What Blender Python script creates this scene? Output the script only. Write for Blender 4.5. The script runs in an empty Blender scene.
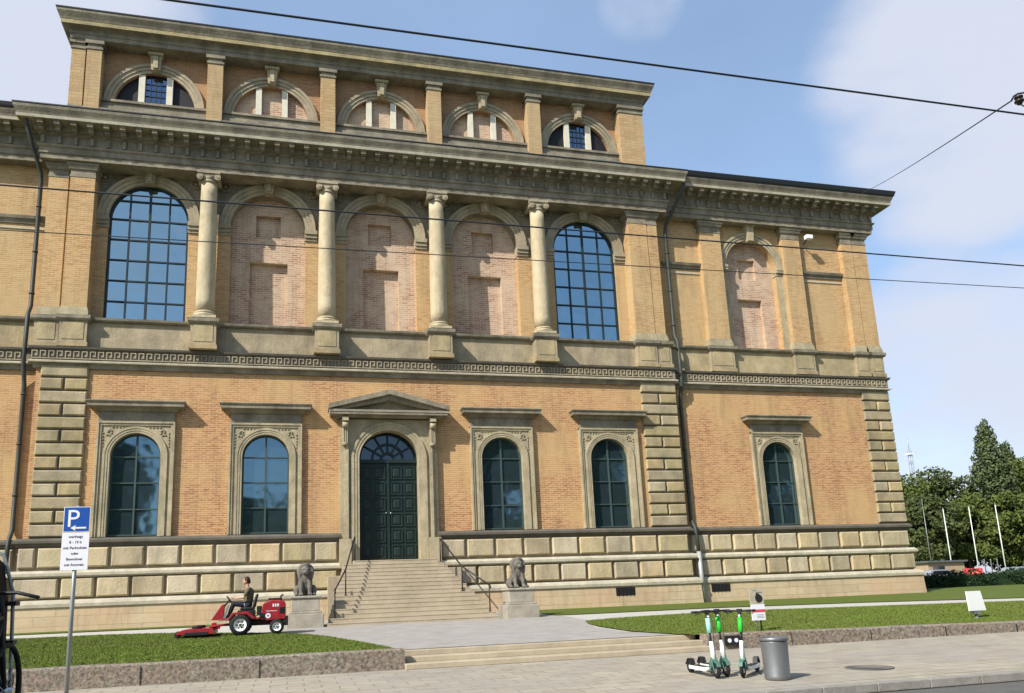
import bpy, bmesh, math, random
import numpy as np
from mathutils import Vector, Matrix
random.seed(7); rng = np.random.default_rng(7)
SC = bpy.context.scene; COL = SC.collection
PI = math.pi

# ------------------------------------------------------------------ tagging
def tag(o, label=None, cat=None, group=None, kind=None):
    if label: o['label'] = label
    if cat: o['category'] = cat
    if group: o['group'] = group
    if kind: o['kind'] = kind
    return o
def empty(name, loc=(0, 0, 0), rz=0, parent=None):
    o = bpy.data.objects.new(name, None); COL.objects.link(o)
    o.location = loc; o.rotation_euler = (0, 0, rz); o.empty_display_size = .3
    if parent: o.parent = parent
    return o
def copy_tree(o, parent=None):
    c = o.copy(); COL.objects.link(c)
    if parent: c.parent = parent
    for ch in list(o.children): copy_tree(ch, c)
    return c

# ------------------------------------------------------------------ materials
M = {}
def mat(name, col, rough=.8, metal=0, var=.0, vscale=3, bump=0, bscale=20, spec=.3, dirt=0, col2=None, dscale=.6, island=0):
    m = bpy.data.materials.new(name); m.use_nodes = True; nt = m.node_tree; N = nt.nodes; L = nt.links
    b = N['Principled BSDF']; b.inputs['Roughness'].default_value = rough; b.inputs['Metallic'].default_value = metal
    b.inputs['Specular IOR Level'].default_value = spec
    b.inputs['Base Color'].default_value = (*col, 1)
    g = N.new('ShaderNodeNewGeometry'); out = None
    if var or dirt or col2:
        c2 = col2 or tuple(c * (1 - var) for c in col)
        n1 = N.new('ShaderNodeTexNoise'); n1.inputs['Scale'].default_value = vscale; n1.inputs['Detail'].default_value = 8; n1.inputs['Roughness'].default_value = .65
        L.new(g.outputs['Position'], n1.inputs['Vector'])
        r = N.new('ShaderNodeMapRange'); r.inputs[1].default_value = .35; r.inputs[2].default_value = .65
        L.new(n1.outputs['Fac'], r.inputs[0])
        mx = N.new('ShaderNodeMix'); mx.data_type = 'RGBA'; mx.inputs[6].default_value = (*col, 1); mx.inputs[7].default_value = (*c2, 1)
        L.new(r.outputs[0], mx.inputs[0]); out = mx.outputs[2]
        if dirt:
            mp = N.new('ShaderNodeMapping'); mp.inputs['Scale'].default_value = (1.6, 1.6, .35)
            L.new(g.outputs['Position'], mp.inputs['Vector'])
            n2 = N.new('ShaderNodeTexNoise'); n2.inputs['Scale'].default_value = dscale; n2.inputs['Detail'].default_value = 9; n2.inputs['Roughness'].default_value = .7
            L.new(mp.outputs[0], n2.inputs['Vector'])
            r2 = N.new('ShaderNodeMapRange'); r2.inputs[1].default_value = .45; r2.inputs[2].default_value = .72; r2.inputs[4].default_value = dirt
            L.new(n2.outputs['Fac'], r2.inputs[0])
            mx2 = N.new('ShaderNodeMix'); mx2.data_type = 'RGBA'; mx2.inputs[7].default_value = (.09, .085, .065, 1)
            L.new(r2.outputs[0], mx2.inputs[0]); L.new(out, mx2.inputs[6]); out = mx2.outputs[2]
        if island:
            hs = N.new('ShaderNodeHueSaturation'); L.new(out, hs.inputs['Color'])
            for sock, lo, hi, k in (('Value', 1 - island, 1 + island, 1.0), ('Saturation', .86, 1.14, 7.3), ('Hue', .49, .505, 3.7)):
                q = N.new('ShaderNodeMath'); q.operation = 'MULTIPLY'; q.inputs[1].default_value = k; L.new(g.outputs['Random Per Island'], q.inputs[0])
                f = N.new('ShaderNodeMath'); f.operation = 'FRACT'; L.new(q.outputs[0], f.inputs[0])
                rr = N.new('ShaderNodeMapRange'); rr.inputs[3].default_value = lo; rr.inputs[4].default_value = hi; L.new((f if k != 1.0 else g).outputs[0] if k != 1.0 else g.outputs['Random Per Island'], rr.inputs[0]); L.new(rr.outputs[0], hs.inputs[sock])
            out = hs.outputs[0]
        L.new(out, b.inputs['Base Color'])
    if bump:
        n3 = N.new('ShaderNodeTexNoise'); n3.inputs['Scale'].default_value = bscale; n3.inputs['Detail'].default_value = 6
        L.new(g.outputs['Position'], n3.inputs['Vector'])
        bp = N.new('ShaderNodeBump'); bp.inputs['Strength'].default_value = bump; bp.inputs['Distance'].default_value = .03
        L.new(n3.outputs['Fac'], bp.inputs['Height']); L.new(bp.outputs[0], b.inputs['Normal'])
    M[name] = m; return m

def brickmat(name, ca, cb, mortar, w=.29, h=.085, mort=.012, dark=(.2, .1, .06), darkamt=.35, patch=(.5, .33, .16), patchamt=.5, horiz=False, bump=.5, big=.35, grime=.45):
    m = bpy.data.materials.new(name); m.use_nodes = True; nt = m.node_tree; N = nt.nodes; L = nt.links
    b = N['Principled BSDF']; b.inputs['Roughness'].default_value = .9; b.inputs['Specular IOR Level'].default_value = .15
    g = N.new('ShaderNodeNewGeometry'); s = N.new('ShaderNodeSeparateXYZ'); L.new(g.outputs['Position'], s.inputs[0])
    c = N.new('ShaderNodeCombineXYZ')
    if horiz:
        L.new(s.outputs[0], c.inputs[0]); L.new(s.outputs[1], c.inputs[1])
    else:
        ad = N.new('ShaderNodeMath'); L.new(s.outputs[0], ad.inputs[0]); L.new(s.outputs[1], ad.inputs[1])
        L.new(ad.outputs[0], c.inputs[0]); L.new(s.outputs[2], c.inputs[1])
    t = N.new('ShaderNodeTexBrick'); t.inputs['Scale'].default_value = 1; t.inputs['Brick Width'].default_value = w; t.inputs['Row Height'].default_value = h
    t.inputs['Mortar Size'].default_value = mort; t.inputs['Mortar Smooth'].default_value = .3; t.inputs['Bias'].default_value = 0
    t.inputs['Color1'].default_value = (*ca, 1); t.inputs['Color2'].default_value = (*cb, 1); t.inputs['Mortar'].default_value = (*mortar, 1)
    L.new(c.outputs[0], t.inputs['Vector'])
    # rows: a streaky noise gives courses that differ in tone
    mp = N.new('ShaderNodeMapping'); mp.inputs['Scale'].default_value = (3.2, 3.2, 11) if not horiz else (3, 3, 3)
    L.new(g.outputs['Position'], mp.inputs['Vector'])
    n = N.new('ShaderNodeTexNoise'); n.inputs['Scale'].default_value = 1; n.inputs['Detail'].default_value = 4; L.new(mp.outputs[0], n.inputs['Vector'])
    r = N.new('ShaderNodeMapRange'); r.inputs[1].default_value = .5; r.inputs[2].default_value = .75; r.inputs[4].default_value = darkamt; L.new(n.outputs['Fac'], r.inputs[0])
    x1 = N.new('ShaderNodeMix'); x1.data_type = 'RGBA'; x1.inputs[7].default_value = (*dark, 1); L.new(r.outputs[0], x1.inputs[0]); L.new(t.outputs['Color'], x1.inputs[6])
    n2 = N.new('ShaderNodeTexNoise'); n2.inputs['Scale'].default_value = big; n2.inputs['Detail'].default_value = 7; n2.inputs['Roughness'].default_value = .6; L.new(g.outputs['Position'], n2.inputs['Vector'])
    r2 = N.new('ShaderNodeMapRange'); r2.inputs[1].default_value = .42; r2.inputs[2].default_value = .62; r2.inputs[4].default_value = patchamt; L.new(n2.outputs['Fac'], r2.inputs[0])
    x2 = N.new('ShaderNodeMix'); x2.data_type = 'RGBA'; x2.inputs[7].default_value = (*patch, 1); L.new(r2.outputs[0], x2.inputs[0]); L.new(x1.outputs[2], x2.inputs[6])
    mp3 = N.new('ShaderNodeMapping'); mp3.inputs['Scale'].default_value = (1.5, 1.5, .22) if not horiz else (.8, 1.6, 1)
    L.new(g.outputs['Position'], mp3.inputs['Vector'])
    n3 = N.new('ShaderNodeTexNoise'); n3.inputs['Scale'].default_value = 1.2; n3.inputs['Detail'].default_value = 10; n3.inputs['Roughness'].default_value = .72; L.new(mp3.outputs[0], n3.inputs['Vector'])
    r3 = N.new('ShaderNodeMapRange'); r3.inputs[1].default_value = .50; r3.inputs[2].default_value = .72; r3.inputs[4].default_value = grime; L.new(n3.outputs['Fac'], r3.inputs[0])
    x3 = N.new('ShaderNodeMix'); x3.data_type = 'RGBA'; x3.inputs[7].default_value = (.15, .10, .065, 1); L.new(r3.outputs[0], x3.inputs[0]); L.new(x2.outputs[2], x3.inputs[6])
    L.new(x3.outputs[2], b.inputs['Base Color'])
    bp = N.new('ShaderNodeBump'); bp.inputs['Strength'].default_value = bump; bp.inputs['Distance'].default_value = .015
    L.new(t.outputs['Fac'], bp.inputs['Height']); bp.invert = True; L.new(bp.outputs[0], b.inputs['Normal'])
    M[name] = m; return m

brickmat('brick_low', (.50, .255, .105), (.34, .145, .065), (.50, .36, .21), patch=(.50, .33, .155), patchamt=.8, dark=(.24, .10, .05), darkamt=.85, h=.088, mort=.016)
brickmat('brick_up', (.50, .31, .14), (.38, .215, .09), (.50, .37, .21), patch=(.46, .33, .17), patchamt=.75, dark=(.30, .16, .08), darkamt=.8, h=.088, mort=.015)
brickmat('brick_attic', (.36, .20, .11), (.28, .145, .08), (.38, .27, .17), patch=(.40, .25, .12), patchamt=.4, dark=(.2, .11, .06), darkamt=.5, h=.1)
brickmat('brick_infill', (.48, .32, .22), (.30, .165, .11), (.55, .44, .32), patch=(.54, .42, .30), patchamt=.7, dark=(.2, .09, .06), darkamt=.4, w=.31, h=.1, mort=.016, big=.9)
brickmat('ashlar_attic', (.46, .32, .17), (.38, .25, .12), (.30, .22, .13), w=.6, h=.15, mort=.012, patch=(.40, .30, .17), patchamt=.6, dark=(.28, .18, .09), darkamt=.55)
brickmat('ashlar_plinth', (.50, .40, .25), (.44, .34, .21), (.34, .27, .18), w=1.5, h=.36, mort=.012, patch=(.52, .33, .20), patchamt=.4, dark=(.30, .24, .16), darkamt=.35)
brickmat('pavers', (.36, .32, .245), (.31, .275, .215), (.22, .195, .155), w=.62, h=.42, mort=.02, horiz=True, patch=(.27, .25, .22), patchamt=.6, dark=(.2, .185, .155), darkamt=.5, bump=.2)
mat('stone_ochre', (.40, .325, .19), var=.35, vscale=1.6, bump=.5, bscale=14, dirt=.6, col2=(.26, .215, .125), island=.12)
mat('stone_arch', (.38, .315, .21), var=.3, vscale=2.5, bump=.4, bscale=14, dirt=.5, col2=(.27, .225, .15))  # stone tone lowered so the upper arches carry their shadow in the colour
mat('stone_block', (.46, .38, .245), var=.35, vscale=.9, bump=.6, bscale=10, dirt=.5, col2=(.35, .285, .17), dscale=1.1, island=.17)
mat('stone_shadegrey', (.29, .25, .18), var=.3, vscale=1.3, bump=.5, bscale=12, dirt=.7, col2=(.155, .13, .09), dscale=1.2)  # weathered grey stone; shade under the mouldings is mixed into its colour
mat('stone_frame', (.43, .36, .235), var=.3, vscale=2.2, bump=.5, bscale=14, dirt=.5, col2=(.31, .26, .16), dscale=1.3)
mat('stone_column', (.50, .415, .27), var=.25, vscale=2.2, bump=.5, bscale=9, dirt=.45, col2=(.40, .33, .205), dscale=1.1)
mat('stone_light', (.48, .43, .32), var=.25, vscale=3, bump=.3, bscale=14, dirt=.3)
mat('stone_relief', (.31, .26, .17), var=.5, vscale=9, bump=1.0, bscale=16, dirt=.2)
mat('stone_stairs', (.42, .35, .25), var=.2, vscale=1.5, bump=.3, bscale=10, dirt=.3, col2=(.36, .30, .21))
mat('stone_lion', (.17, .15, .125), var=.45, vscale=5, bump=.5, bscale=25, dirt=.6, dscale=2.5)
mat('stone_pedestal', (.38, .34, .27), var=.3, vscale=3, bump=.3, bscale=15, dirt=.4)
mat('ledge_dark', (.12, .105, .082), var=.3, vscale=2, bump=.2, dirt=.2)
mat('gutter', (.018, .02, .022), .5, spec=.4)
mat('pipe_dark', (.05, .055, .045), .55, var=.3)
mat('pipe_light', (.42, .42, .40), .45, metal=.3, var=.2)
mat('roof_metal', (.12, .13, .13), .5, var=.3)
mat('door_green', (.014, .030, .026), .45, var=.3, vscale=2, bump=.15)
mat('frame_green', (.012, .022, .026), .5)
mat('frame_low', (.045, .07, .062), .5)
mat('white_post', (.62, .58, .46), .7, var=.15)
mat('iron', (.02, .019, .018), .5)
mat('grass', (.09, .125, .022), .95, var=.3, vscale=.7, bump=1.0, bscale=35, spec=.1, col2=(.10, .12, .028))
mat('blade', (.125, .175, .03), .9, var=.35, vscale=.9, spec=.1, col2=(.125, .145, .038))
mat('gravel_path', (.44, .42, .38), .95, var=.15, vscale=8, bump=.3, bscale=60)
mat('plaza', (.345, .32, .295), .95, var=.12, vscale=1.6, bump=.6, bscale=45, col2=(.285, .265, .24), dirt=.18, dscale=1.2)
mat('asphalt', (.12, .115, .105), .9, var=.2, vscale=3, bump=.4, bscale=80)
mat('manhole', (.17, .155, .135), .8, var=.4, vscale=6, bump=.6, bscale=25)
mat('kerb', (.27, .25, .22), .85, var=.25, vscale=4, bump=.3, bscale=30)
mat('ground', (.10, .14, .04), .95, var=.3, vscale=.4)
mat('red_paint', (.33, .014, .022), .42, var=.35, vscale=5, spec=.4, dirt=.25, dscale=4)
mat('rubber', (.012, .012, .012), .8, bump=.3, bscale=40)
mat('black_plastic', (.015, .015, .016), .5)
mat('black_fabric', (.016, .017, .019), .75, var=.3, vscale=8, bump=.8, bscale=7)
mat('white_paint', (.75, .75, .72), .4)
mat('chrome', (.6, .6, .6), .25, metal=1)
mat('white_plastic', (.72, .75, .70), .35)
mat('lime_green', (.03, .52, .04), .4)
mat('teal_pale', (.28, .58, .52), .4)
mat('fork_green', (.07, .17, .13), .5, var=.3, vscale=20)
mat('bin_grey', (.20, .205, .205), .45, metal=.6, var=.12, vscale=4)
mat('skin', (.50, .27, .17), .6)
mat('hair', (.035, .02, .012), .7)
mat('shirt', (.115, .10, .058), .9, bump=.4, bscale=30)
mat('trousers', (.02, .022, .035), .9)
mat('sign_blue', (.012, .07, .30), .35)
mat('sign_white', (.66, .66, .70), .4)
mat('sign_red', (.55, .06, .08), .4)
mat('text_dark', (.10, .10, .13), .5)
mat('galv', (.30, .31, .30), .45, metal=.5, var=.2, vscale=9)
mat('purple', (.16, .04, .22), .5)
mat('bark', (.09, .07, .05), .95, bump=.6)
mat('leaf_dark', (.045, .062, .02), .75, var=.5, vscale=.35, spec=.2, col2=(.08, .098, .03))
mat('leaf_mid', (.062, .085, .02), .75, var=.5, vscale=.4, spec=.2, col2=(.09, .115, .025))
mat('leaf_poplar', (.065, .09, .035), .8, var=.4, vscale=.4, spec=.2, col2=(.095, .12, .05))
mat('leaf_street', (.10, .15, .06), .8, var=.4, vscale=.4, col2=(.15, .19, .09))
mat('leaf_hedge', (.022, .048, .017), .8, var=.5, vscale=2, spec=.2)
mat('car_red', (.42, .02, .015), .3, spec=.5)
mat('car_white', (.7, .7, .7), .3, spec=.5)
mat('car_silver', (.35, .36, .38), .3, metal=.4)
mat('car_blue', (.03, .06, .16), .3, spec=.5)
mat('car_black', (.008, .009, .011), .45, spec=.06)
mat('car_glass', (.02, .025, .03), .1, spec=.8)
mat('render_tan', (.42, .30, .19), .9, var=.2)
mat('insulator', (.03, .02, .018), .35)

# low conglomerate wall
def wallmat():
    m = bpy.data.materials.new('conglomerate'); m.use_nodes = True; N = m.node_tree.nodes; L = m.node_tree.links
    b = N['Principled BSDF']; b.inputs['Roughness'].default_value = .95
    g = N.new('ShaderNodeNewGeometry')
    v = N.new('ShaderNodeTexVoronoi'); v.inputs['Scale'].default_value = 13; L.new(g.outputs['Position'], v.inputs['Vector'])
    n = N.new('ShaderNodeTexNoise'); n.inputs['Scale'].default_value = 14; n.inputs['Detail'].default_value = 8; n.inputs['Roughness'].default_value = .85; L.new(g.outputs['Position'], n.inputs['Vector'])
    cr = N.new('ShaderNodeValToRGB'); e = cr.color_ramp.elements
    e[0].position = .36; e[0].color = (.045, .038, .03, 1); e[1].position = .60; e[1].color = (.36, .31, .245, 1)
    k = e.new(.47); k.color = (.18, .15, .115, 1)
    L.new(n.outputs['Fac'], cr.inputs[0])
    n2 = N.new('ShaderNodeTexNoise'); n2.inputs['Scale'].default_value = .55; L.new(g.outputs['Position'], n2.inputs['Vector'])
    r2 = N.new('ShaderNodeMapRange'); r2.inputs[1].default_value = .45; r2.inputs[2].default_value = .55; r2.inputs[4].default_value = .45; L.new(n2.outputs['Fac'], r2.inputs[0])
    x = N.new('ShaderNodeMix'); x.data_type = 'RGBA'; x.blend_type = 'MULTIPLY'; x.inputs[7].default_value = (1.0, .89, .84, 1); L.new(r2.outputs[0], x.inputs[0]); L.new(cr.outputs[0], x.inputs[6])
    x2 = N.new('ShaderNodeMix'); x2.data_type = 'RGBA'; x2.blend_type = 'MULTIPLY'; x2.inputs[0].default_value = .10; L.new(x.outputs[2], x2.inputs[6]); L.new(v.outputs['Color'], x2.inputs[7])
    L.new(x2.outputs[2], b.inputs['Base Color'])
    bp = N.new('ShaderNodeBump'); bp.inputs['Strength'].default_value = .9; bp.inputs['Distance'].default_value = .03; L.new(n.outputs['Fac'], bp.inputs['Height']); L.new(bp.outputs[0], b.inputs['Normal'])
    M['conglomerate'] = m
wallmat()
def glassmat(name, base, refl, rough=.03, wav=.25):
    # coated window glass: dark room behind, a mirror-like coat in front, slightly wavy
    m = bpy.data.materials.new(name); m.use_nodes = True; N = m.node_tree.nodes; L = m.node_tree.links
    b = N['Principled BSDF']; b.inputs['Base Color'].default_value = (*base, 1); b.inputs['Metallic'].default_value = refl; b.inputs['Specular IOR Level'].default_value = .6; b.inputs['Roughness'].default_value = rough
    g = N.new('ShaderNodeNewGeometry'); n = N.new('ShaderNodeTexNoise'); n.inputs['Scale'].default_value = 1.6; n.inputs['Detail'].default_value = 1
    L.new(g.outputs['Position'], n.inputs['Vector'])
    bp = N.new('ShaderNodeBump'); bp.inputs['Strength'].default_value = wav; bp.inputs['Distance'].default_value = .02; L.new(n.outputs['Fac'], bp.inputs['Height']); L.new(bp.outputs[0], b.inputs['Normal'])
    M[name] = m
glassmat('glass_up', (.25, .38, .44), 1, wav=1.0)
glassmat('glass_low', (.115, .19, .23), .86, rough=.06, wav=.4)
glassmat('glass_attic', (.12, .17, .24), 1)
glassmat('glass_fan', (.055, .07, .08), 1, rough=.1)
M['rooms_dark'] = mat('rooms_dark', (.012, .011, .014), .6)

# ------------------------------------------------------------------ mesh builder
class MB:
    def __init__(s): s.v = []; s.f = []; s.m = []; s.sm = []; s.mats = []; s.cur = 0
    def mat(s, name):
        if name not in s.mats: s.mats.append(name)
        s.cur = s.mats.index(name); return s
    def face(s, pts, smooth=False):
        n = len(s.v); s.v += [tuple(p) for p in pts]; s.f.append(tuple(range(n, n + len(pts)))); s.m.append(s.cur); s.sm.append(smooth)
    def add(s, vs, fs, smooth=False):
        n = len(s.v); s.v += [tuple(p) for p in vs]
        for f in fs: s.f.append(tuple(n + i for i in f)); s.m.append(s.cur); s.sm.append(smooth)
    def box(s, x0, x1, y0, y1, z0, z1):
        vs = [(x, y, z) for z in (z0, z1) for y in (y0, y1) for x in (x0, x1)]
        s.add(vs, [(0, 2, 3, 1), (4, 5, 7, 6), (0, 1, 5, 4), (2, 6, 7, 3), (0, 4, 6, 2), (1, 3, 7, 5)]); return s
    def block(s, x0, x1, z0, z1, y, d, b):
        # pillow-faced block standing proud of plane y by d
        a = [(x0, y, z0), (x1, y, z0), (x1, y, z1), (x0, y, z1)]
        m_ = [(x0, y - d * .55, z0), (x1, y - d * .55, z0), (x1, y - d * .55, z1), (x0, y - d * .55, z1)]
        c = [(x0 + b, y - d, z0 + b), (x1 - b, y - d, z0 + b), (x1 - b, y - d, z1 - b), (x0 + b, y - d, z1 - b)]
        j = [(random.uniform(-.25, .25) * b, random.uniform(-.2, .2) * b) for _ in range(4)]
        c = [(p[0] + q[0], p[1], p[2] + q[1]) for p, q in zip(c, j)]
        fs = [(8, 9, 10, 11)]
        for k in range(4):
            n = (k + 1) % 4; fs += [(k, n, n + 4, k + 4), (k + 4, n + 4, n + 8, k + 8)]
        s.add(a + m_ + c, fs); return s
    def sweep(s, path, prof, cap=True):
        n = len(path); offs = []
        for i in range(n):
            def nrm(a, b):
                dx, dy = b[0] - a[0], b[1] - a[1]; l = math.hypot(dx, dy); return (dy / l, -dx / l)
            if i == 0: o = nrm(path[0], path[1])
            elif i == n - 1: o = nrm(path[-2], path[-1])
            else:
                a = nrm(path[i - 1], path[i]); b = nrm(path[i], path[i + 1]); d = 1 + a[0] * b[0] + a[1] * b[1]
                o = ((a[0] + b[0]) / d, (a[1] + b[1]) / d)
            offs.append(o)
        vs = [(p[0] + o[0] * q[0], p[1] + o[1] * q[0], q[1]) for p, o in zip(path, offs) for q in prof]
        k = len(prof); fs = []
        for i in range(n - 1):
            for j in range(k - 1):
                fs.append((i * k + j, (i + 1) * k + j, (i + 1) * k + j + 1, i * k + j + 1))
        s.add(vs, fs)
        if cap:
            s.add(vs[:k], [tuple(range(k))]); s.add(vs[-k:], [tuple(range(k))])
        return s
    def tube(s, pts, r, n=10, cap=True):
        pts = [Vector(p) for p in pts]; rs = r if isinstance(r, (list, tuple)) else [r] * len(pts)
        rings = []; up = None
        for i, p in enumerate(pts):
            if i == 0: t = pts[1] - p
            elif i == len(pts) - 1: t = p - pts[-2]
            else: t = (pts[i + 1] - p).normalized() + (p - pts[i - 1]).normalized()
            t = t.normalized() if t.length > 1e-9 else Vector((0, 0, 1))
            if up is None: up = t.orthogonal().normalized()
            else:
                up = up - t * up.dot(t); up = up.normalized() if up.length > 1e-6 else t.orthogonal().normalized()
            w = t.cross(up)
            rings.append([p + (up * math.cos(2 * PI * k / n) + w * math.sin(2 * PI * k / n)) * rs[i] for k in range(n)])
        vs = [q for rr in rings for q in rr]; fs = []
        for i in range(len(pts) - 1):
            for k in range(n):
                k2 = (k + 1) % n; fs.append((i * n + k, i * n + k2, (i + 1) * n + k2, (i + 1) * n + k))
        s.add(vs, fs, True)
        if cap: s.add(rings[0], [tuple(range(n))]); s.add(rings[-1], [tuple(range(n))])
        return s
    def lathe(s, prof, c=(0, 0, 0), n=24, axis='z', smooth=True, cap=True):
        rings = []
        for r, h in prof:
            for k in range(n):
                a = 2 * PI * k / n; p = (r * math.cos(a), r * math.sin(a), h)
                if axis == 'y': p = (p[0], p[2], p[1])
                if axis == 'x': p = (p[2], p[0], p[1])
                rings.append((p[0] + c[0], p[1] + c[1], p[2] + c[2]))
        fs = []
        for i in range(len(prof) - 1):
            for k in range(n):
                k2 = (k + 1) % n; fs.append((i * n + k, i * n + k2, (i + 1) * n + k2, (i + 1) * n + k))
        s.add(rings, fs, smooth)
        for i, rr in ((0, prof[0]), (len(prof) - 1, prof[-1])):
            if cap and rr[0] > 1e-4: s.add(rings[i * n:(i + 1) * n], [tuple(range(n))])
        return s
    def ell(s, c, r, nu=16, nv=10, rot=None):
        vs = []; 
        for i in range(nv + 1):
            t = PI * i / nv
            for k in range(nu):
                a = 2 * PI * k / nu; p = Vector((r[0] * math.sin(t) * math.cos(a), r[1] * math.sin(t) * math.sin(a), r[2] * math.cos(t)))
                if rot is not None: p = rot @ p
                vs.append(p + Vector(c))
        fs = [(i * nu + k, (i + 1) * nu + k, (i + 1) * nu + (k + 1) % nu, i * nu + (k + 1) % nu) for i in range(nv) for k in range(nu)]
        s.add(vs, fs, True); return s
    def caps(s, a, b, ra, rb, n=12):
        a, b = Vector(a), Vector(b); t = (b - a).normalized(); pts = []; rs = []
        for k in range(5):
            u = PI / 2 * k / 4; pts.append(a - t * ra * math.cos(u)); rs.append(max(ra * math.sin(u), 1e-3))
        for k in range(5):
            u = PI / 2 * (1 - k / 4); pts.append(b + t * rb * math.cos(u)); rs.append(max(rb * math.sin(u), 1e-3))
        return s.tube(pts, rs, n)
    def prism(s, poly, y0, y1):
        # poly of (x,z), extruded along y
        n = len(poly); vs = [(p[0], y0, p[1]) for p in poly] + [(p[0], y1, p[1]) for p in poly]
        s.add(vs, [tuple(range(n)), tuple(range(2 * n - 1, n - 1, -1))] + [(i, i + n, (i + 1) % n + n, (i + 1) % n) for i in range(n)]); return s
    def build(s, name, parent=None, bevel=0, mats=None, merge=True):
        me = bpy.data.meshes.new(name); me.from_pydata(s.v, [], s.f)
        for mn in (s.mats or ['stone_frame']): me.materials.append(M[mn])
        me.polygons.foreach_set('material_index', s.m); me.polygons.foreach_set('use_smooth', s.sm)
        bm = bmesh.new(); bm.from_mesh(me)
        if merge: bmesh.ops.remove_doubles(bm, verts=bm.verts, dist=1e-5)
        bmesh.ops.recalc_face_normals(bm, faces=bm.faces); bm.to_mesh(me); bm.free()
        o = bpy.data.objects.new(name, me); COL.objects.link(o)
        if parent: o.parent = parent
        if bevel:
            md = o.modifiers.new('b', 'BEVEL'); md.width = bevel; md.segments = 2; md.limit_method = 'ANGLE'
        return o

def arched_wall(mb, x0, x1, z0, z1, xc, r, zs, zsp, y, depth, n=28, reveal=True):
    """front face of a wall bay with one round-headed opening, and its reveal"""
    F = mb.face
    F([(x0, y, z0), (xc - r, y, z0), (xc - r, y, zsp), (x0, y, zsp)]); F([(xc + r, y, z0), (x1, y, z0), (x1, y, zsp), (xc + r, y, zsp)])
    if zs > z0: F([(xc - r, y, z0), (xc + r, y, z0), (xc + r, y, zs), (xc - r, y, zs)])
    P = [(xc - r * math.cos(PI * i / n), zsp + r * math.sin(PI * i / n)) for i in range(n + 1)]
    F([(x0, y, zsp), (xc - r, y, zsp), (xc - r, y, z1), (x0, y, z1)]); F([(xc + r, y, zsp), (x1, y, zsp), (x1, y, z1), (xc + r, y, z1)])
    for a, b in zip(P, P[1:]): F([(a[0], y, a[1]), (b[0], y, b[1]), (b[0], y, z1), (a[0], y, z1)])
    if reveal:
        Q = [(xc - r, zs)] + P + [(xc + r, zs)]
        for a, b in zip(Q, Q[1:]): F([(a[0], y, a[1]), (a[0], y + depth, a[1]), (b[0], y + depth, b[1]), (b[0], y, b[1])])
        F([(xc - r, y, zs), (xc + r, y, zs), (xc + r, y + depth, zs), (xc - r, y + depth, zs)])
def ring(mb, xc, zc, r0, r1, y0, yf, n=28, a0=0, a1=PI):
    """half ring standing from y0 forward to yf"""
    A = [a0 + (a1 - a0) * i / n for i in range(n + 1)]
    def P(r, a, y): return (xc - r * math.cos(a), y, zc + r * math.sin(a))
    for a, b in zip(A, A[1:]):
        mb.face([P(r0, a, yf), P(r1, a, yf), P(r1, b, yf), P(r0, b, yf)])
        mb.face([P(r0, a, yf), P(r0, b, yf), P(r0, b, y0), P(r0, a, y0)])
        mb.face([P(r1, a, yf), P(r1, a, y0), P(r1, b, y0), P(r1, b, yf)])
    for a in (a0, a1): mb.face([P(r0, a, y0), P(r1, a, y0), P(r1, a, yf), P(r0, a, yf)])
def archivolt(mb, xc, zsp, r0, r1, y, proud, n=28):
    w = r1 - r0
    ring(mb, xc, zsp, r0, r0 + w * .32, y, y - proud * .45, n); ring(mb, xc, zsp, r0 + w * .32 + .003, r0 + w * .68, y, y - proud * .7, n); ring(mb, xc, zsp, r0 + w * .68 + .003, r1, y, y - proud, n)
def arch_poly(xc, r, zs, zsp, y, n=28):
    return [(xc - r, y, zs), (xc + r, y, zs)] + [(xc + r * math.cos(PI * i / n), y, zsp + r * math.sin(PI * i / n)) for i in range(n + 1)]
def niche_wall(mb, x0, x1, z0, z1, y, holes):
    xs = sorted({x0, x1} | {h[0] for h in holes} | {h[1] for h in holes}); zs = sorted({z0, z1} | {h[2] for h in holes} | {h[3] for h in holes})
    for a, b in zip(xs, xs[1:]):
        for c, d in zip(zs, zs[1:]):
            if any(h[0] <= a and b <= h[1] and h[2] <= c and d <= h[3] for h in holes): continue
            mb.face([(a, y, c), (b, y, c), (b, y, d), (a, y, d)])
    for (a, b, c, d, dp) in holes:
        mb.face([(a, y + dp, c), (b, y + dp, c), (b, y + dp, d), (a, y + dp, d)])
        mb.face([(a, y, c), (a, y + dp, c), (a, y + dp, d), (a, y, d)]); mb.face([(b, y, c), (b, y, d), (b, y + dp, d), (b, y + dp, c)])
        mb.face([(a, y, d), (a, y + dp, d), (b, y + dp, d), (b, y, d)]); mb.face([(a, y, c), (b, y, c), (b, y + dp, c), (a, y + dp, c)])

def remeshed(name, mb, voxel, smooth, parent, m, loc=None):
    """fuse overlapping limbs of one figure into one continuous skin"""
    o = mb.build(name + '_src', merge=True)
    a = o.modifiers.new('r', 'REMESH'); a.mode = 'VOXEL'; a.voxel_size = voxel
    if smooth: b = o.modifiers.new('s', 'SMOOTH'); b.iterations = smooth; b.factor = .5
    dg = bpy.context.evaluated_depsgraph_get(); me = bpy.data.meshes.new_from_object(o.evaluated_get(dg))
    bpy.data.objects.remove(o)
    me.name = name; me.materials.clear(); me.materials.append(M[m]); me.polygons.foreach_set('use_smooth', [True] * len(me.polygons))
    r = bpy.data.objects.new(name, me); COL.objects.link(r)
    if parent: r.parent = parent
    if loc: r.location = loc
    return r

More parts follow.
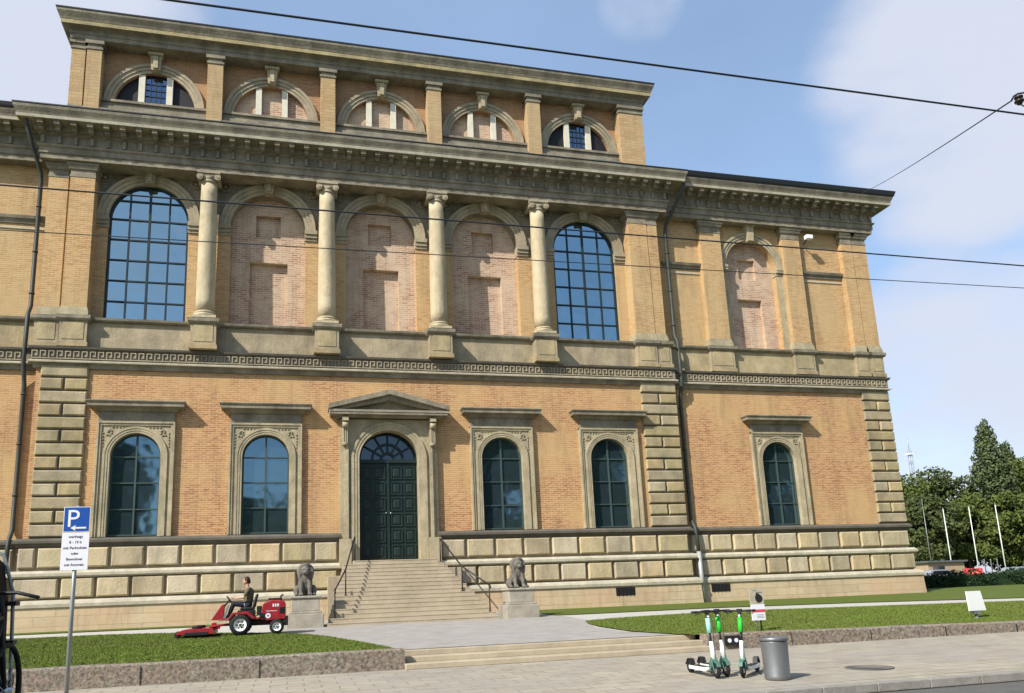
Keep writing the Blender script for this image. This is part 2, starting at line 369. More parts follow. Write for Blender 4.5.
# ================================================================== MUSEUM
BLD = tag(empty('museum_building', (0, 0, .9)), 'long ochre brick museum with arched windows, columns and a raised attic, filling the view', 'museum')
class Sub:
    pass
def part(mb, name, parent=BLD, bevel=0):
    o = mb.build(name, parent, bevel)
    if parent is BLD: o.location = (0, 0, -.9)      # mesh coordinates are the place's own
    return o
S = .36        # wings stand back from the pavilion by this much
PX0, PX1 = -13.75, 13.65; RX = 26.0; LX = -48.0
LWX = [-9.95, -4.98, 5.09, 10.2]; LH = .93
def yw(x): return 0 if PX0 < x < PX1 else S
PATH = [(LX, S), (PX0, S), (PX0, 0), (PX1, 0), (PX1, S), (RX, S), (RX, 22)]
PATHS = [[(LX, S), (PX0, S), (PX0, 0), (-1.98, 0), (-1.98, .3)], [(2.14, .3), (2.14, 0), (PX1, 0), (PX1, S), (RX, S), (RX, 22)]]
def base_part(name, m, prof):
    for p in PATHS:
        q = [a for a in p if a[1] != .3]
        cornice_part(name, m, prof, q)
def cornice_part(name, m, prof, path=PATH, parent=BLD):
    mb = MB().mat(m); mb.sweep(path, prof); return part(mb, name, parent)

# plinth -----------------------------------------------------------
cornice_part('plinth', 'ashlar_plinth', [(0, .3), (.46, .3), (.40, 1.78), (.0, 1.78)])
cornice_part('plinth_band', 'stone_light', [(0, 1.782), (.46, 1.782), (.47, 1.9), (.42, 1.99), (.30, 2.05), (0, 2.05)])
base_part('base_wall', 'stone_arch', [(0, 2.05), (.14, 2.05), (.14, 2.87), (0, 2.87)]); base_part('base_wall', 'stone_arch', [(0, 3.16), (.08, 3.16), (.08, 4.02), (0, 4.02)])
base_part('base_band', 'stone_light', [(0, 2.872), (.28, 2.872), (.36, 2.93), (.36, 3.03), (.25, 3.13), (0, 3.15)])
base_part('base_ledge', 'ledge_dark', [(0, 4.022), (.14, 4.022), (.2, 4.12), (.28, 4.16), (.28, 4.25), (.2, 4.33), (0, 4.36)])
def blockrow(z0, z1, d, xa, xb, start, step, yb, skip=None):
    bs = [start + step * k for k in range(-60, 60)]; bs = [b for b in bs if xa + .45 < b < xb - (1.3 if xb > 0 else .45)]; bs = [xa] + bs + [xb]
    if skip: bs = sorted([b for b in bs if not (skip[0] - .4 < b < skip[1] + .4)] + list(skip))
    runs = [[]]
    for a, b in zip(bs, bs[1:]):
        if skip and a >= skip[0] and b <= skip[1]: runs.append([]); continue
        runs[-1].append((a, b))
    for run in runs:
        if not run: continue
        mb = MB().mat('stone_block')
        for a, b in run: mb.block(a + .055, b - .055, z0, z1, yw((xa + xb) / 2) - yb, d, .055)
        part(mb, 'rusticated_course')
DOORX = (-2.05, 2.2)
blockrow(3.24, 3.98, .13, PX0 - .12, PX1 + .12, -10.66, 1.27, .08, DOORX); blockrow(2.12, 2.84, .18, PX0 - .17, PX1 + .2, -12.32, 1.235, .14, DOORX)
blockrow(3.24, 3.98, .13, PX1 + .4, RX + .12, 15.04, 1.17, .08); blockrow(2.12, 2.84, .18, PX1 + .45, RX + .2, 15.5, 1.155, .14)
blockrow(3.24, 3.98, .13, LX, PX0 - .3, -15, 1.27, .08); blockrow(2.12, 2.84, .18, LX, PX0 - .35, -15.6, 1.235, .14)
# cellar vents
for x, w in ((4.95, .5), (9.9, .9), (14.75, .95)):
    mb = MB().mat('rooms_dark'); y = yw(x) - .425
    mb.box(x, x + w, y, y + .2, 1.36, 1.72); mb.mat('iron')
    for k in range(5): mb.box(x + w * (k + .5) / 5 - .015, x + w * (k + .5) / 5 + .015, y - .03, y - .002, 1.36, 1.72)
    part(mb, 'cellar_grille')

# lower storey -------------------------------------------------------
ZS, ZSP = 4.36, 7.53; ZW1 = 11.05
cuts = [PX0, -7.5, -2.5, 2.6, 7.65, PX1]
mb = MB().mat('brick_low')
for xc, a, b in ((LWX[0], cuts[0], cuts[1]), (LWX[1], cuts[1], cuts[2]), (LWX[2], cuts[3], cuts[4]), (LWX[3], cuts[4], cuts[5])):
    arched_wall(mb, a, b, 4.3, ZW1, xc, 1.15, 4.36, 7.45, 0, .35)
arched_wall(mb, cuts[2], cuts[3], 2.6, ZW1, .11, 1.35, 3.2, 7.5, 0, .5)
part(mb, 'wall')
mb = MB().mat('brick_low'); arched_wall(mb, PX1, RX, 4.3, ZW1, 19.27, 1.15, 4.36, 7.45, S, .35); mb.face([(RX, S, 4.3), (RX, 22, 4.3), (RX, 22, ZW1), (RX, S, ZW1)]); mb.box(PX1 - .01, PX1, .001, S, 4.3, ZW1)
part(mb, 'wall')
mb = MB().mat('brick_low'); mb.face([(LX, S, 4.3), (PX0, S, 4.3), (PX0, S, ZW1), (LX, S, ZW1)]); mb.box(PX0, PX0 + .01, .001, S, 4.3, ZW1)
part(mb, 'wall')

def surround(xc, y):
    """stone surround of a ground floor window: moulded edge, relief spandrels, archivolt, frieze, hood"""
    h = 1.44; zt = 8.92
    mb = MB().mat('stone_frame')
    arched_wall(mb, xc - h + .16, xc + h - .16, ZS + .001, zt - .14, xc, .93, ZS, ZSP, y - .08, .45)
    for a, b, p in ((h, h - .07, .17), (h - .072, h - .16, .13)):
        for s in (-1, 1):
            mb.box(min(xc + s * a, xc + s * b), max(xc + s * a, xc + s * b), y - p, y + .02, ZS + .002, zt - (h - a))
        mb.box(xc - a, xc + a, y - p + .001, y + .02, zt - (h - a) - abs(a - b), zt - (h - a) + .0005)
    archivolt(mb, xc, ZSP, .932, 1.19, y - .08, .07)
    for s in (-1, 1):
        for a, b, p in ((.932, 1.01, .03), (1.013, 1.1, .05), (1.103, 1.19, .07)):
            mb.box(min(xc + s * a, xc + s * b), max(xc + s * a, xc + s * b), y - .08 - p, y - .05, ZS + .003, ZSP)
    mb.mat('stone_relief')
    for s in (-1, 1):       # leaf scrolls in the spandrels
        cx = xc + s * 1.0; cz = 8.5
        for k in range(7):
            a = k * .9; rr = .05 + .018 * k
            mb.ell((cx + s * math.cos(a) * rr * .8, y - .085, cz + math.sin(a) * rr), (.05, .035, .045), 8, 6)
        for k in range(5): mb.ell((xc + s * (1.22), y - .085, 8.45 - k * .13), (.04 - .004 * k, .03, .055), 8, 6)
        for k in range(4): mb.ell((cx - s * (.12 + .13 * k), y - .085, 8.68), (.055 - .006 * k, .03, .035), 8, 6)
    return mb, h, zt
def hood(xc, y):
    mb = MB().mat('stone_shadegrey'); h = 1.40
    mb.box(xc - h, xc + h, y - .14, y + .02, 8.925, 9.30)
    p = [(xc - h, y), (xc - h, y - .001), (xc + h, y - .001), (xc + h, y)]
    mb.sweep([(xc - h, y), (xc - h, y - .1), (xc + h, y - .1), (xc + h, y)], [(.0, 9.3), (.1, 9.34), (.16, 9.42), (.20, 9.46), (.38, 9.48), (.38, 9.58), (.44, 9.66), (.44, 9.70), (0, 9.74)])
    return mb
def bars_window(parent_name, xc, y, r, zs, zsp, cols, rows_below, arch_rows, glass, bw=.05, fw=.08, frame='frame_green'):
    g = MB().mat(glass); g.face(arch_poly(xc, r + .02, zs - .02, zsp, y))
    win = part(g, parent_name)
    f = MB().mat(frame); d = .07
    ring(f, xc, zsp, r - fw, r + .03, y - .004, y - d)
    for s in (-1, 1): f.box(min(xc + s * (r - fw), xc + s * (r + .03)), max(xc + s * (r - fw), xc + s * (r + .03)), y - d, y - .004, zs, zsp)
    f.box(xc - r + fw, xc + r - fw, y - d + .002, y - .004, zs, zs + fw)
    for k in range(1, cols):
        x = xc - r + 2 * r * k / cols; top = zsp + math.sqrt(max((r - fw) ** 2 - (x - xc) ** 2, 0)); ww = bw * (1.5 if (cols % 2 == 0 and k == cols // 2) else 1)
        f.box(x - ww / 2, x + ww / 2, y - d + .008, y - .004, zs + fw, top)
    for k in range(1, rows_below + 1):
        z = zs + (zsp - zs) * k / rows_below; f.box(xc - r + fw, xc + r - fw, y - d + .014, y - .004, z - bw / 2, z + bw / 2)
    for z in arch_rows:
        hw = math.sqrt(max((r - fw) ** 2 - (z - zsp) ** 2, 0)); f.box(xc - hw, xc + hw, y - d + .014, y - .004, z - bw / 2, z + bw / 2)
    o = f.build('frame', win)
    return win
for xc in LWX + [19.27]:
    y = yw(xc)
    mb, h, zt = surround(xc, y); so = part(mb, 'window_surround')
    part(hood(xc, y), 'window_hood')
    w = bars_window('window', xc, y + .2, .93, ZS + .04, ZSP, 2, 3, [], 'glass_low', bw=.045, fw=.06, frame='frame_low')

# door portal -------------------------------------------------------
XD = .08
mb = MB().mat('stone_frame')
arched_wall(mb, XD - 1.72, XD + 1.72, 3.1, 9.15, XD, 1.265, 3.17, 7.42, -.18, .75)
archivolt(mb, XD, 7.42, 1.267, 1.6, -.18, .09)
for s in (-1, 1):
    for a, b, p in ((1.267, 1.37, .04), (1.373, 1.48, .065), (1.483, 1.6, .09)):
        mb.box(min(XD + s * a, XD + s * b), max(XD + s * a, XD + s * b), -.18 - p, -.15, 3.17, 7.42)
    for a, b, p in ((1.72, 1.84, .34), (1.843, 1.93, .26), (1.933, 2.06, .2)):
        mb.box(min(XD + s * a, XD + s * b), max(XD + s * a, XD + s * b), -p, .02, 3.0, 9.14)
    mb.box(min(XD + s * 1.62, XD + s * 2.1), max(XD + s * 1.62, XD + s * 2.1), -.45, -.02, 2.9, 4.1 - .02) if s else None
part(mb, 'door_surround')
for s in (-1, 1):       # scroll consoles
    mb = MB().mat('stone_frame'); x = XD + s * 1.86
    mb.box(x - .13, x + .13, -.62, -.02, 9.0, 9.16); mb.box(x - .11, x + .11, -.42, -.02, 8.0, 9.0)
    mb.lathe([(.12, -.12), (.12, .12)], (x, -.5, 8.84), 12, 'x'); mb.lathe([(.09, -.12), (.09, .12)], (x, -.38, 8.05), 12, 'x')
    for k in (-1, 0, 1): mb.box(x + k * .075 - .02, x + k * .075 + .02, -.47, -.42, 8.1, 8.9)
    part(mb, 'console')
mb = MB().mat('stone_shadegrey')
H = 2.12
mb.sweep([(XD - H, .0), (XD - H, -.35), (XD + H, -.35), (XD + H, .0)], [(0, 9.162), (.1, 9.17), (.16, 9.24), (.36, 9.26), (.36, 9.34), (0, 9.36)])
mb.mat('stone_light'); mb.sweep([(XD - H, .0), (XD - H, -.35), (XD + H, -.35), (XD + H, .0)], [(0, 9.362), (.38, 9.362), (.41, 9.45), (0, 9.46)])
mb.mat('stone_shadegrey')
W2, ZB, ZA = H + .44, 9.47, 10.34
for s in (-1, 1):   # raking cornices
    mb.prism([(XD + s * W2, ZB), (XD, ZA - .20), (XD, ZA + .0), (XD + s * W2, ZB + .2)], -.80, .02)
    mb.prism([(XD + s * (W2 - .55), ZB), (XD, ZA - .42), (XD, ZA - .203), (XD + s * (W2 - .003), ZB)], -.62, .02)
mb.prism([(XD - W2 + .6, ZB), (XD + W2 - .6, ZB), (XD, ZA - .43)], -.3, .02)
part(mb, 'pediment')
mb = MB().mat('door_green'); yd = .42
mb.box(XD - 1.3, XD + 1.3, yd, yd + .08, 3.15, 7.36); mb.box(XD - 1.28, XD + 1.28, yd - .1, yd + .08, 7.361, 7.5)
mb.box(XD - .05, XD + .05, yd - .07, yd - .001, 3.16, 7.36)
for s in (-1, 1):
    for c in (0, 1):
        for r_ in range(6):
            xa = XD + s * (.12 + c * .56); xb = xa + s * .48; z0 = 3.28 + r_ * .675; z1 = z0 + .57; a, b = min(xa, xb), max(xa, xb)
            for q in ((a, a + .05, z0, z1), (b - .05, b, z0, z1), (a + .05, b - .05, z0, z0 + .05), (a + .05, b - .05, z1 - .05, z1)): mb.box(q[0], q[1], yd - .045, yd - .001, q[2], q[3])
            mb.block(a + .1, b - .1, z0 + .1, z1 - .1, yd - .001, .035, .05)
door = part(mb, 'door')
mb = MB().mat('chrome')
for s in (-1, 1): mb.lathe([(.02, 0), (.035, -.03), (.03, -.07), (.005, -.08)], (XD + s * .1, yd - .06, 5.2), 10, 'y')
mb.build('handle', door)
g = MB().mat('glass_fan'); g.face(arch_poly(XD, 1.28, 7.5, 7.5, yd)); fan = part(g, 'fanlight')
f = MB().mat('frame_green'); ring(f, XD, 7.5, 1.16, 1.28, yd - .004, yd - .1); ring(f, XD, 7.5, .22, .34, yd - .005, yd - .08); ring(f, XD, 7.5, .62, .72, yd - .006, yd - .08)
for k in range(1, 6):
    a = PI * k / 6; dx, dz = math.cos(a), math.sin(a); px, pz = -dz * .04, dx * .04
    f.prism([(XD + dx * .34 + px, 7.5 + dz * .34 + pz), (XD + dx * 1.17 + px, 7.5 + dz * 1.17 + pz), (XD + dx * 1.17 - px, 7.5 + dz * 1.17 - pz), (XD + dx * .34 - px, 7.5 + dz * .34 - pz)], yd - .07, yd - .007)
f.build('frame', fan)
for q_ in ((-2.5, -1.98, -.62, -.13, 1.0, 2.6), (2.2, 3.0, -.62, -.13, 1.0, 2.8)): part(MB().mat('stone_block').box(*q_), 'landing_block', bevel=.02)

# quoins -------------------------------------------------------------
def quoin(x0, x1, y, flip=0, nm='quoin'):
    mb = MB().mat('stone_ochre'); n = 13; hgt = (11.2 - 4.37) / n
    for k in range(n):
        z0 = 4.37 + k * hgt + .035; z1 = z0 + hgt - .07
        if k % 2 == 0: mb.block(x0, x1, z0, z1, y, .13, .045)
        else:
            xm = x0 + (x1 - x0) * .5; mb.block(x0, xm - .04, z0, z1, y, .13, .045); mb.block(xm + .04, x1, z0, z1, y, .13, .045)
    mb.mat('ledge_dark'); mb.box(x0 + .03, x1 - .03, y - .035, y + .02, 4.37, 11.18)
    part(mb, nm)
quoin(-13.56, -11.84, -.002); quoin(12.0, 13.82, -.002); quoin(24.55, 26.2, S - .002)
mb = MB().mat('stone_ochre')   # return of the end quoins round the corner
for k in range(13):
    z0 = 4.37 + k * .525 + .035; mb.box(RX + .001, RX + .2, S + .02, S + 1.5, z0, z0 + .455)
part(mb, 'quoin')
# string course -------------------------------------------------------
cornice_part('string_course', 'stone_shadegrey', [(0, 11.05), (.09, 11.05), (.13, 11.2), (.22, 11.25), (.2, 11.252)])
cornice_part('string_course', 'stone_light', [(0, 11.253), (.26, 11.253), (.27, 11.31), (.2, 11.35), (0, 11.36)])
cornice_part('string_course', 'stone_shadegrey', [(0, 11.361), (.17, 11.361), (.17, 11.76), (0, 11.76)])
cornice_part('string_course', 'ledge_dark', [(0, 11.761), (.2, 11.761), (.27, 11.82), (.29, 11.9), (0, 11.94)])  # dark colour stands in for the shade along the top fillet
mb = MB().mat('stone_arch')
def meander(x0, x1, y):
    u = .30; n = int((x1 - x0) / u)
    for k in range(n):
        x = x0 + k * u; z0, z1 = 11.40, 11.73; t = .035; f_, b_ = y - .22, y - .165
        mb.box(x, x + t, f_, b_, z0, z1); mb.box(x + t, x + u - .09, f_, b_, z1 - t, z1); mb.box(x + u - .09 - t, x + u - .09, f_, b_, z0 + .11, z1 - t)
        mb.box(x + .10, x + u - .09 - t, f_, b_, z0 + .11, z0 + .11 + t); mb.box(x + t, x + u, f_, b_, z0, z0 + t)
meander(-26, PX0 - .3, S); meander(PX0 - .15, PX1 + .1, 0); meander(PX1 + .4, RX + .1, S)
part(mb, 'key_frieze')

# pedestal zone ---------------------------------------------------------
YB = .55      # upper bays are recessed to here
mb = MB().mat('stone_ochre')
mb.box(PX0, PX1, .12, .6, 11.94, 13.08); mb.box(LX, PX0, S + .01, .8, 11.94, 13.08); mb.box(PX1, RX, S + .01, .8, 11.94, 13.08); mb.box(RX - .3, RX, .8, 22, 11.94, 13.08)
part(mb, 'pedestal_wall')
def ledge(x0, x1, y):
    mb = MB().mat('stone_shadegrey'); mb.sweep([(x0, y), (x1, y)], [(0, 13.081), (.1, 13.081), (.16, 13.14), (.18, 13.23), (0, 13.26)]); part(mb, 'sill_ledge')
COLX = [-7.54, -2.54, 2.42, 7.32]
segs = [(PX0 + 1.8, COLX[0] - .6)] + [(COLX[i] + .6, COLX[i + 1] - .6) for i in range(3)] + [(COLX[3] + .6, 11.9)]
for a, b in segs: ledge(a, b, .12)
for a, b in ((LX, PX0 - .3), (PX1 + .35, 15.9), (17.4, 20.7), (22.1, 24.35)): ledge(a, b, S + .01)
def pedestal(x0, x1, y, yb):
    mb = MB().mat('stone_ochre'); mb.box(x0, x1, y, yb, 11.943, 13.08); mb.box(x0 - .05, x1 + .05, y - .05, yb, 11.944, 12.12)
    mb.mat('stone_ochre'); mb.box(x0 + .12, x1 - .12, y - .02, y - .001, 12.25, 12.95)
    mb.mat('stone_shadegrey'); mb.sweep([(x0, yb), (x0, y), (x1, y), (x1, yb)], [(0, 13.0), (.07, 13.03), (.12, 13.1), (.13, 13.24), (0, 13.27)]); part(mb, 'pedestal')
for x in COLX: pedestal(x - .5, x + .5, -.48, .3)
pedestal(-13.0, -11.98, -.18, .3); pedestal(-13.95, -13.06, -.02, .4); pedestal(11.98, 13.0, -.18, .3); pedestal(13.05, 13.75, -.14, .4)
for a, b in ((16.05, 17.35), (20.8, 21.95), (24.45, 25.2), (25.25, 26.08)): pedestal(a, b, S - .2, S + .1)

# upper storey ----------------------------------------------------------
UC = [-10.0, -5.06, -.07, 4.86, 9.87]; UR = 1.60; USP = 17.95
ub = [-12.05] + COLX + [12.0]
for i, xc in enumerate(UC):
    a, b = ub[i], ub[i + 1]
    mb = MB().mat('brick_up'); z0 = 13.2; zi = 17.46
    for p, q in ((a, xc - UR), (xc + UR, b)): mb.face([(p, YB, z0), (q, YB, z0), (q, YB, zi), (p, YB, zi)])
    for s in (-1, 1):
        x = xc + s * UR; mb.face([(x, YB, z0), (x, YB + .45, z0), (x, YB + .45, zi), (x, YB, zi)])
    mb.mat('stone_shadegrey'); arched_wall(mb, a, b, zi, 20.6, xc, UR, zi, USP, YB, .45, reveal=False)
    for j in range(28):
        t0, t1 = PI * j / 28, PI * (j + 1) / 28
        P = lambda t, y: (xc - UR * math.cos(t), y, USP + UR * math.sin(t)); mb.face([P(t0, YB), P(t0, YB + .45), P(t1, YB + .45), P(t1, YB)])
    for s in (-1, 1): x = xc + s * UR; mb.face([(x, YB, zi), (x, YB + .45, zi), (x, YB + .45, USP), (x, YB, USP)])
    mb.face([(xc - UR, YB, 13.2), (xc + UR, YB, 13.2), (xc + UR, YB + .5, 13.2), (xc - UR, YB + .5, 13.2)])
    part(mb, 'wall')
    mb = MB().mat('stone_arch'); archivolt(mb, xc, USP, UR + .002, UR + .45, YB, .16)
    for s in (-1, 1):     # impost mouldings
        e = (xc + s * UR - .03 * s, xc + s * (UR + .52)); mb.box(min(e), max(e), YB - .06, YB + .4, 17.47, 17.6); mb.box(min(e), max(e), YB - .12, YB + .4, 17.603, 17.76); mb.box(min(e), max(e), YB - .18, YB + .4, 17.763, USP - .002)
    part(mb, 'archivolt')
    mb = MB().mat('stone_arch'); mb.prism([(xc - .17, 19.5), (xc + .17, 19.5), (xc + .25, 20.3), (xc - .25, 20.3)], YB - .34, YB + .02); mb.prism([(xc - .08, 19.56), (xc + .08, 19.56), (xc + .12, 20.2), (xc - .12, 20.2)], YB - .4, YB - .341); mb.box(xc - .3, xc + .3, YB - .4, YB, 20.2, 20.32)
    part(mb, 'keystone')
    for s in (-1, 1):      # carved discs in the spandrels
        mb = MB().mat('stone_relief'); ring(mb, xc + s * 1.85, 19.8, .18, .27, YB, YB - .05, 16, 0, 2 * PI); mb.ell((xc + s * 1.85, YB, 19.8), (.1, .06, .1), 10, 8)
        part(mb, 'roundel')
    if i in (0, 4):
        z = 13.3; bars_window('window', xc, YB + .16, UR - .01, z, USP, 4, 5, [USP + .87], 'glass_up', bw=.06, fw=.08)
    else:
        mb = MB().mat('brick_infill'); yi = YB + .42
        niche_wall(mb, xc - 1.75, xc + 1.75, 13.15, 19.7, yi, [(xc - .78, xc + .84, 13.2, 16.5, .25), (xc - .55, xc + .52, 17.7, 18.75, .22)]); part(mb, 'blind_window')
    # back wall strip hidden behind columns
# columns
def column(x):
    y = -.1
    mb = MB().mat('stone_column'); prof = []
    for k in range(13):
        t = k / 12; prof.append((.385 - .055 * t ** 1.7, 13.62 + t * (19.45 - 13.62)))
    mb.lathe(prof, (x, y, 0), 28); c = part(mb, 'column')
    b = MB().mat('stone_column'); b.box(x - .48, x + .48, y - .48, y + .4, 13.272, 13.38)
    b.lathe([(.47, 13.381), (.49, 13.43), (.47, 13.48), (.42, 13.49), (.41, 13.52), (.44, 13.54), (.44, 13.58), (.39, 13.62)], (x, y, 0), 28); b.build('column_base', c)
    k_ = MB().mat('stone_arch'); k_.lathe([(.335, 19.451), (.37, 19.47), (.37, 19.51), (.34, 19.52), (.36, 19.6), (.42, 19.68)], (x, y, 0), 24)
    for s in (-1, 1):
        k_.lathe([(.135, -.42), (.11, -.2), (.10, 0), (.11, .2), (.135, .42)], (x + s * .36, y, 19.65), 16, 'y')
        k_.lathe([(.07, -.44), (.07, -.42)], (x + s * .36, y, 19.65), 12, 'y')
    k_.box(x - .36, x + .36, y - .40, y + .38, 19.69, 19.79); k_.box(x - .46, x + .46, y - .45, y + .42, 19.80, 19.93); k_.build('capital', c)
    return c
for x in COLX: column(x)
def pilaster(x0, x1, y, yb, z0=13.27, z1=19.93, m='brick_up', cap='stone_shadegrey', nm='pilaster', capz=.62):
    mb = MB().mat(m); mb.box(x0, x1, y, yb, z0 + .36, z1 - capz); p = part(mb, nm)
    mb = MB().mat('stone_frame'); mb.box(x0 - .08, x1 + .08, y - .08, yb, z0 + .002, z0 + .16); mb.box(x0 - .05, x1 + .05, y - .05, yb, z0 + .162, z0 + .28); mb.box(x0 - .02, x1 + .02, y - .02, yb, z0 + .282, z0 + .36); mb.build('pilaster_base', p)
    mb = MB().mat(cap); mb.box(x0 - .02, x1 + .02, y - .02, yb, z1 - capz + .001, z1 - capz + .1); mb.box(x0 + .001, x1 - .001, y + .001, yb, z1 - capz + .1, z1 - .3); mb.sweep([(x0, yb), (x0, y), (x1, y), (x1, yb)], [(0, z1 - .3), (.06, z1 - .28), (.1, z1 - .18), (.1, z1 - .13), (.14, z1 - .12), (.14, z1 - .01), (0, z1)]); mb.build('capital', p)
pilaster(-13.0, -12.05, -.15, YB + .1); pilaster(-13.85, -13.1, -.0, YB + .1); pilaster(12.0, 12.98, -.15, YB + .1); pilaster(13.0, 13.55, -.12, YB + .2)
mb = MB().mat('brick_up'); mb.box(-13.75, -12.04, .1, 1.2, 13.2, 20.3); mb.box(12.03, 13.64, .1, 1.2, 13.2, 20.3); part(mb, 'wall')
# wings upper storey
S0 = S; S = S + .15
mb = MB().mat('brick_up'); zi = 17.36; xc = 19.07; wr = 1.45; wsp = 17.75
arched_wall(mb, PX1, RX, 13.1, 20.3, xc, wr, 13.2, wsp, S, .4); mb.face([(RX, S, 13.1), (RX, 22, 13.1), (RX, 22, 20.3), (RX, S, 20.3)]); part(mb, 'wall')
mb = MB().mat('brick_infill'); niche_wall(mb, xc - 1.6, xc + 1.6, 13.15, 19.4, S + .4, [(xc - .72, xc + .68, 13.2, 16.1, .22), (xc - .5, xc + .5, 17.2, 18.3, .18)]); part(mb, 'blind_window')
mb = MB().mat('stone_frame'); archivolt(mb, xc, wsp, wr + .002, wr + .4, S, .13)
for s in (-1, 1):
    e = (xc + s * wr - .03 * s, xc + s * (wr + .42)); mb.box(min(e), max(e), S - .06, S + .3, 17.35, 17.48); mb.box(min(e), max(e), S - .14, S + .3, 17.483, 17.6); mb.box(min(e), max(e), S - .17, S + .3, 17.603, wsp - .002)
    mb.box(min(e) + .03, max(e) - .03, S - .03, S + .02, 13.2, 17.348)
part(mb, 'archivolt')
mb = MB().mat('stone_frame'); mb.prism([(xc - .15, 19.1), (xc + .15, 19.1), (xc + .22, 19.9), (xc - .22, 19.9)], S - .3, S + .02); mb.box(xc - .3, xc + .3, S - .38, S, 19.9, 20.02); part(mb, 'keystone')
mb = MB().mat('brick_up'); mb.face([(LX, S, 13.1), (PX0, S, 13.1), (PX0, S, 20.3), (LX, S, 20.3)]); part(mb, 'wall')
for a, b in ((16.1, 17.25), (20.88, 21.9), (24.5, 25.15), (25.2, 26.02), (-18.2, -16.9)): pilaster(a, b, S - .32, S + .1)
for a, b in ((PX1 + .5, 16.05), (21.98, 24.4), (-16.8, -13.6), (-30, -18.3)):   # small blind hoods
    mb = MB().mat('stone_shadegrey'); mb.sweep([(a, S + .05), (a, S), (b, S), (b, S + .05)], [(0, 17.35), (.06, 17.36), (.08, 17.5), (.16, 17.54), (.2, 17.66), (0, 17.7)])
    mb.mat('stone_light'); mb.box(a, b, S - .04, S + .02, 17.12, 17.19); part(mb, 'blind_hood')

S = S0
# entablature --------------------------------------------------------------
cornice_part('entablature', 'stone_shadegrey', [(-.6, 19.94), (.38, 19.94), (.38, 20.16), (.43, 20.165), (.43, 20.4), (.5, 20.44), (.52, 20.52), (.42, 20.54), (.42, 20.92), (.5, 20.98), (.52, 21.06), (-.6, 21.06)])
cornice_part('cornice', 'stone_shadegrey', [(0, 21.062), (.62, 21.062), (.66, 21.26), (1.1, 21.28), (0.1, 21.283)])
cornice_part('cornice', 'stone_light', [(0, 21.284), (1.14, 21.284), (1.16, 21.40), (0, 21.402)])  # paler stone strip paints the sunlit edge of the corona
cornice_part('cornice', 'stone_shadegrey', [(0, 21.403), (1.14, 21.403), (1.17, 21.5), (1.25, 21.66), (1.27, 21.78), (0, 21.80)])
bk = MB().mat('stone_shadegrey'); bk.box(-.11, .11, -1.06, -.6, 21.12, 21.279); bk.box(-.09, .09, -.85, -.6, 20.98, 21.119); bk.box(-.06, .06, -.53, -.421, 20.56, 20.9)
bk0 = None
def modil(x0, x1, y):
    global bk0
    n = max(1, round((x1 - x0) / .62))
    for k in range(n):
        x = x0 + (x1 - x0) * (k + .5) / n
        if bk0 is None: o = bk0 = bk.build('bracket', BLD)
        else: o = bk0.copy(); COL.objects.link(o); o.parent = BLD
        o.location = (x, y, -.9)
modil(-26, PX0 - 1.3, S); modil(PX0 - .6, PX1 + .6, 0); modil(PX1 + 1.4, RX + .6, S)
GP = [(PX1 + 1.25, S), (RX, S), (RX, 22)]
cornice_part('gutter', 'gutter', [(1.0, 21.72), (1.275, 21.72), (1.32, 21.8), (1.38, 21.98), (1.36, 22.02), (1.0, 22.0)], [(PX1 + 1.2, S), (RX, S), (RX, 22)])
cornice_part('gutter', 'gutter', [(1.0, 21.72), (1.275, 21.72), (1.32, 21.8), (1.36, 21.93), (1.34, 21.96), (1.0, 21.95)], [(LX, S), (PX0 - 1.35, S)])
cornice_part('gutter', 'gutter', [(1.0, 21.801), (1.29, 21.801), (1.29, 21.85), (1.0, 21.86)], [(PX0, .9), (PX0, 0), (PX1, 0), (PX1, .9)])
mb = MB().mat('roof_metal'); A = 1.2
mb.face([(LX, S - A, 21.85), (RX + A, S - A, 21.85), (RX - 5, 9, 23.6), (LX, 9, 23.6)]); mb.face([(RX + A, S - A, 21.85), (RX + A, 24, 21.85), (RX - 5, 18, 23.6), (RX - 5, 9, 23.6)]); mb.face([(LX, 9, 23.6), (RX - 5, 9, 23.6), (RX - 5, 18, 23.6), (LX, 18, 23.6)])
mb.box(PX0, PX1, -1.2, 1, 21.6, 21.83)
part(mb, 'roof')
mb = MB().mat('brick_low'); mb.box(LX, RX - .02, 21.9, 22, .5, 21.8); part(mb, 'rear_wall')

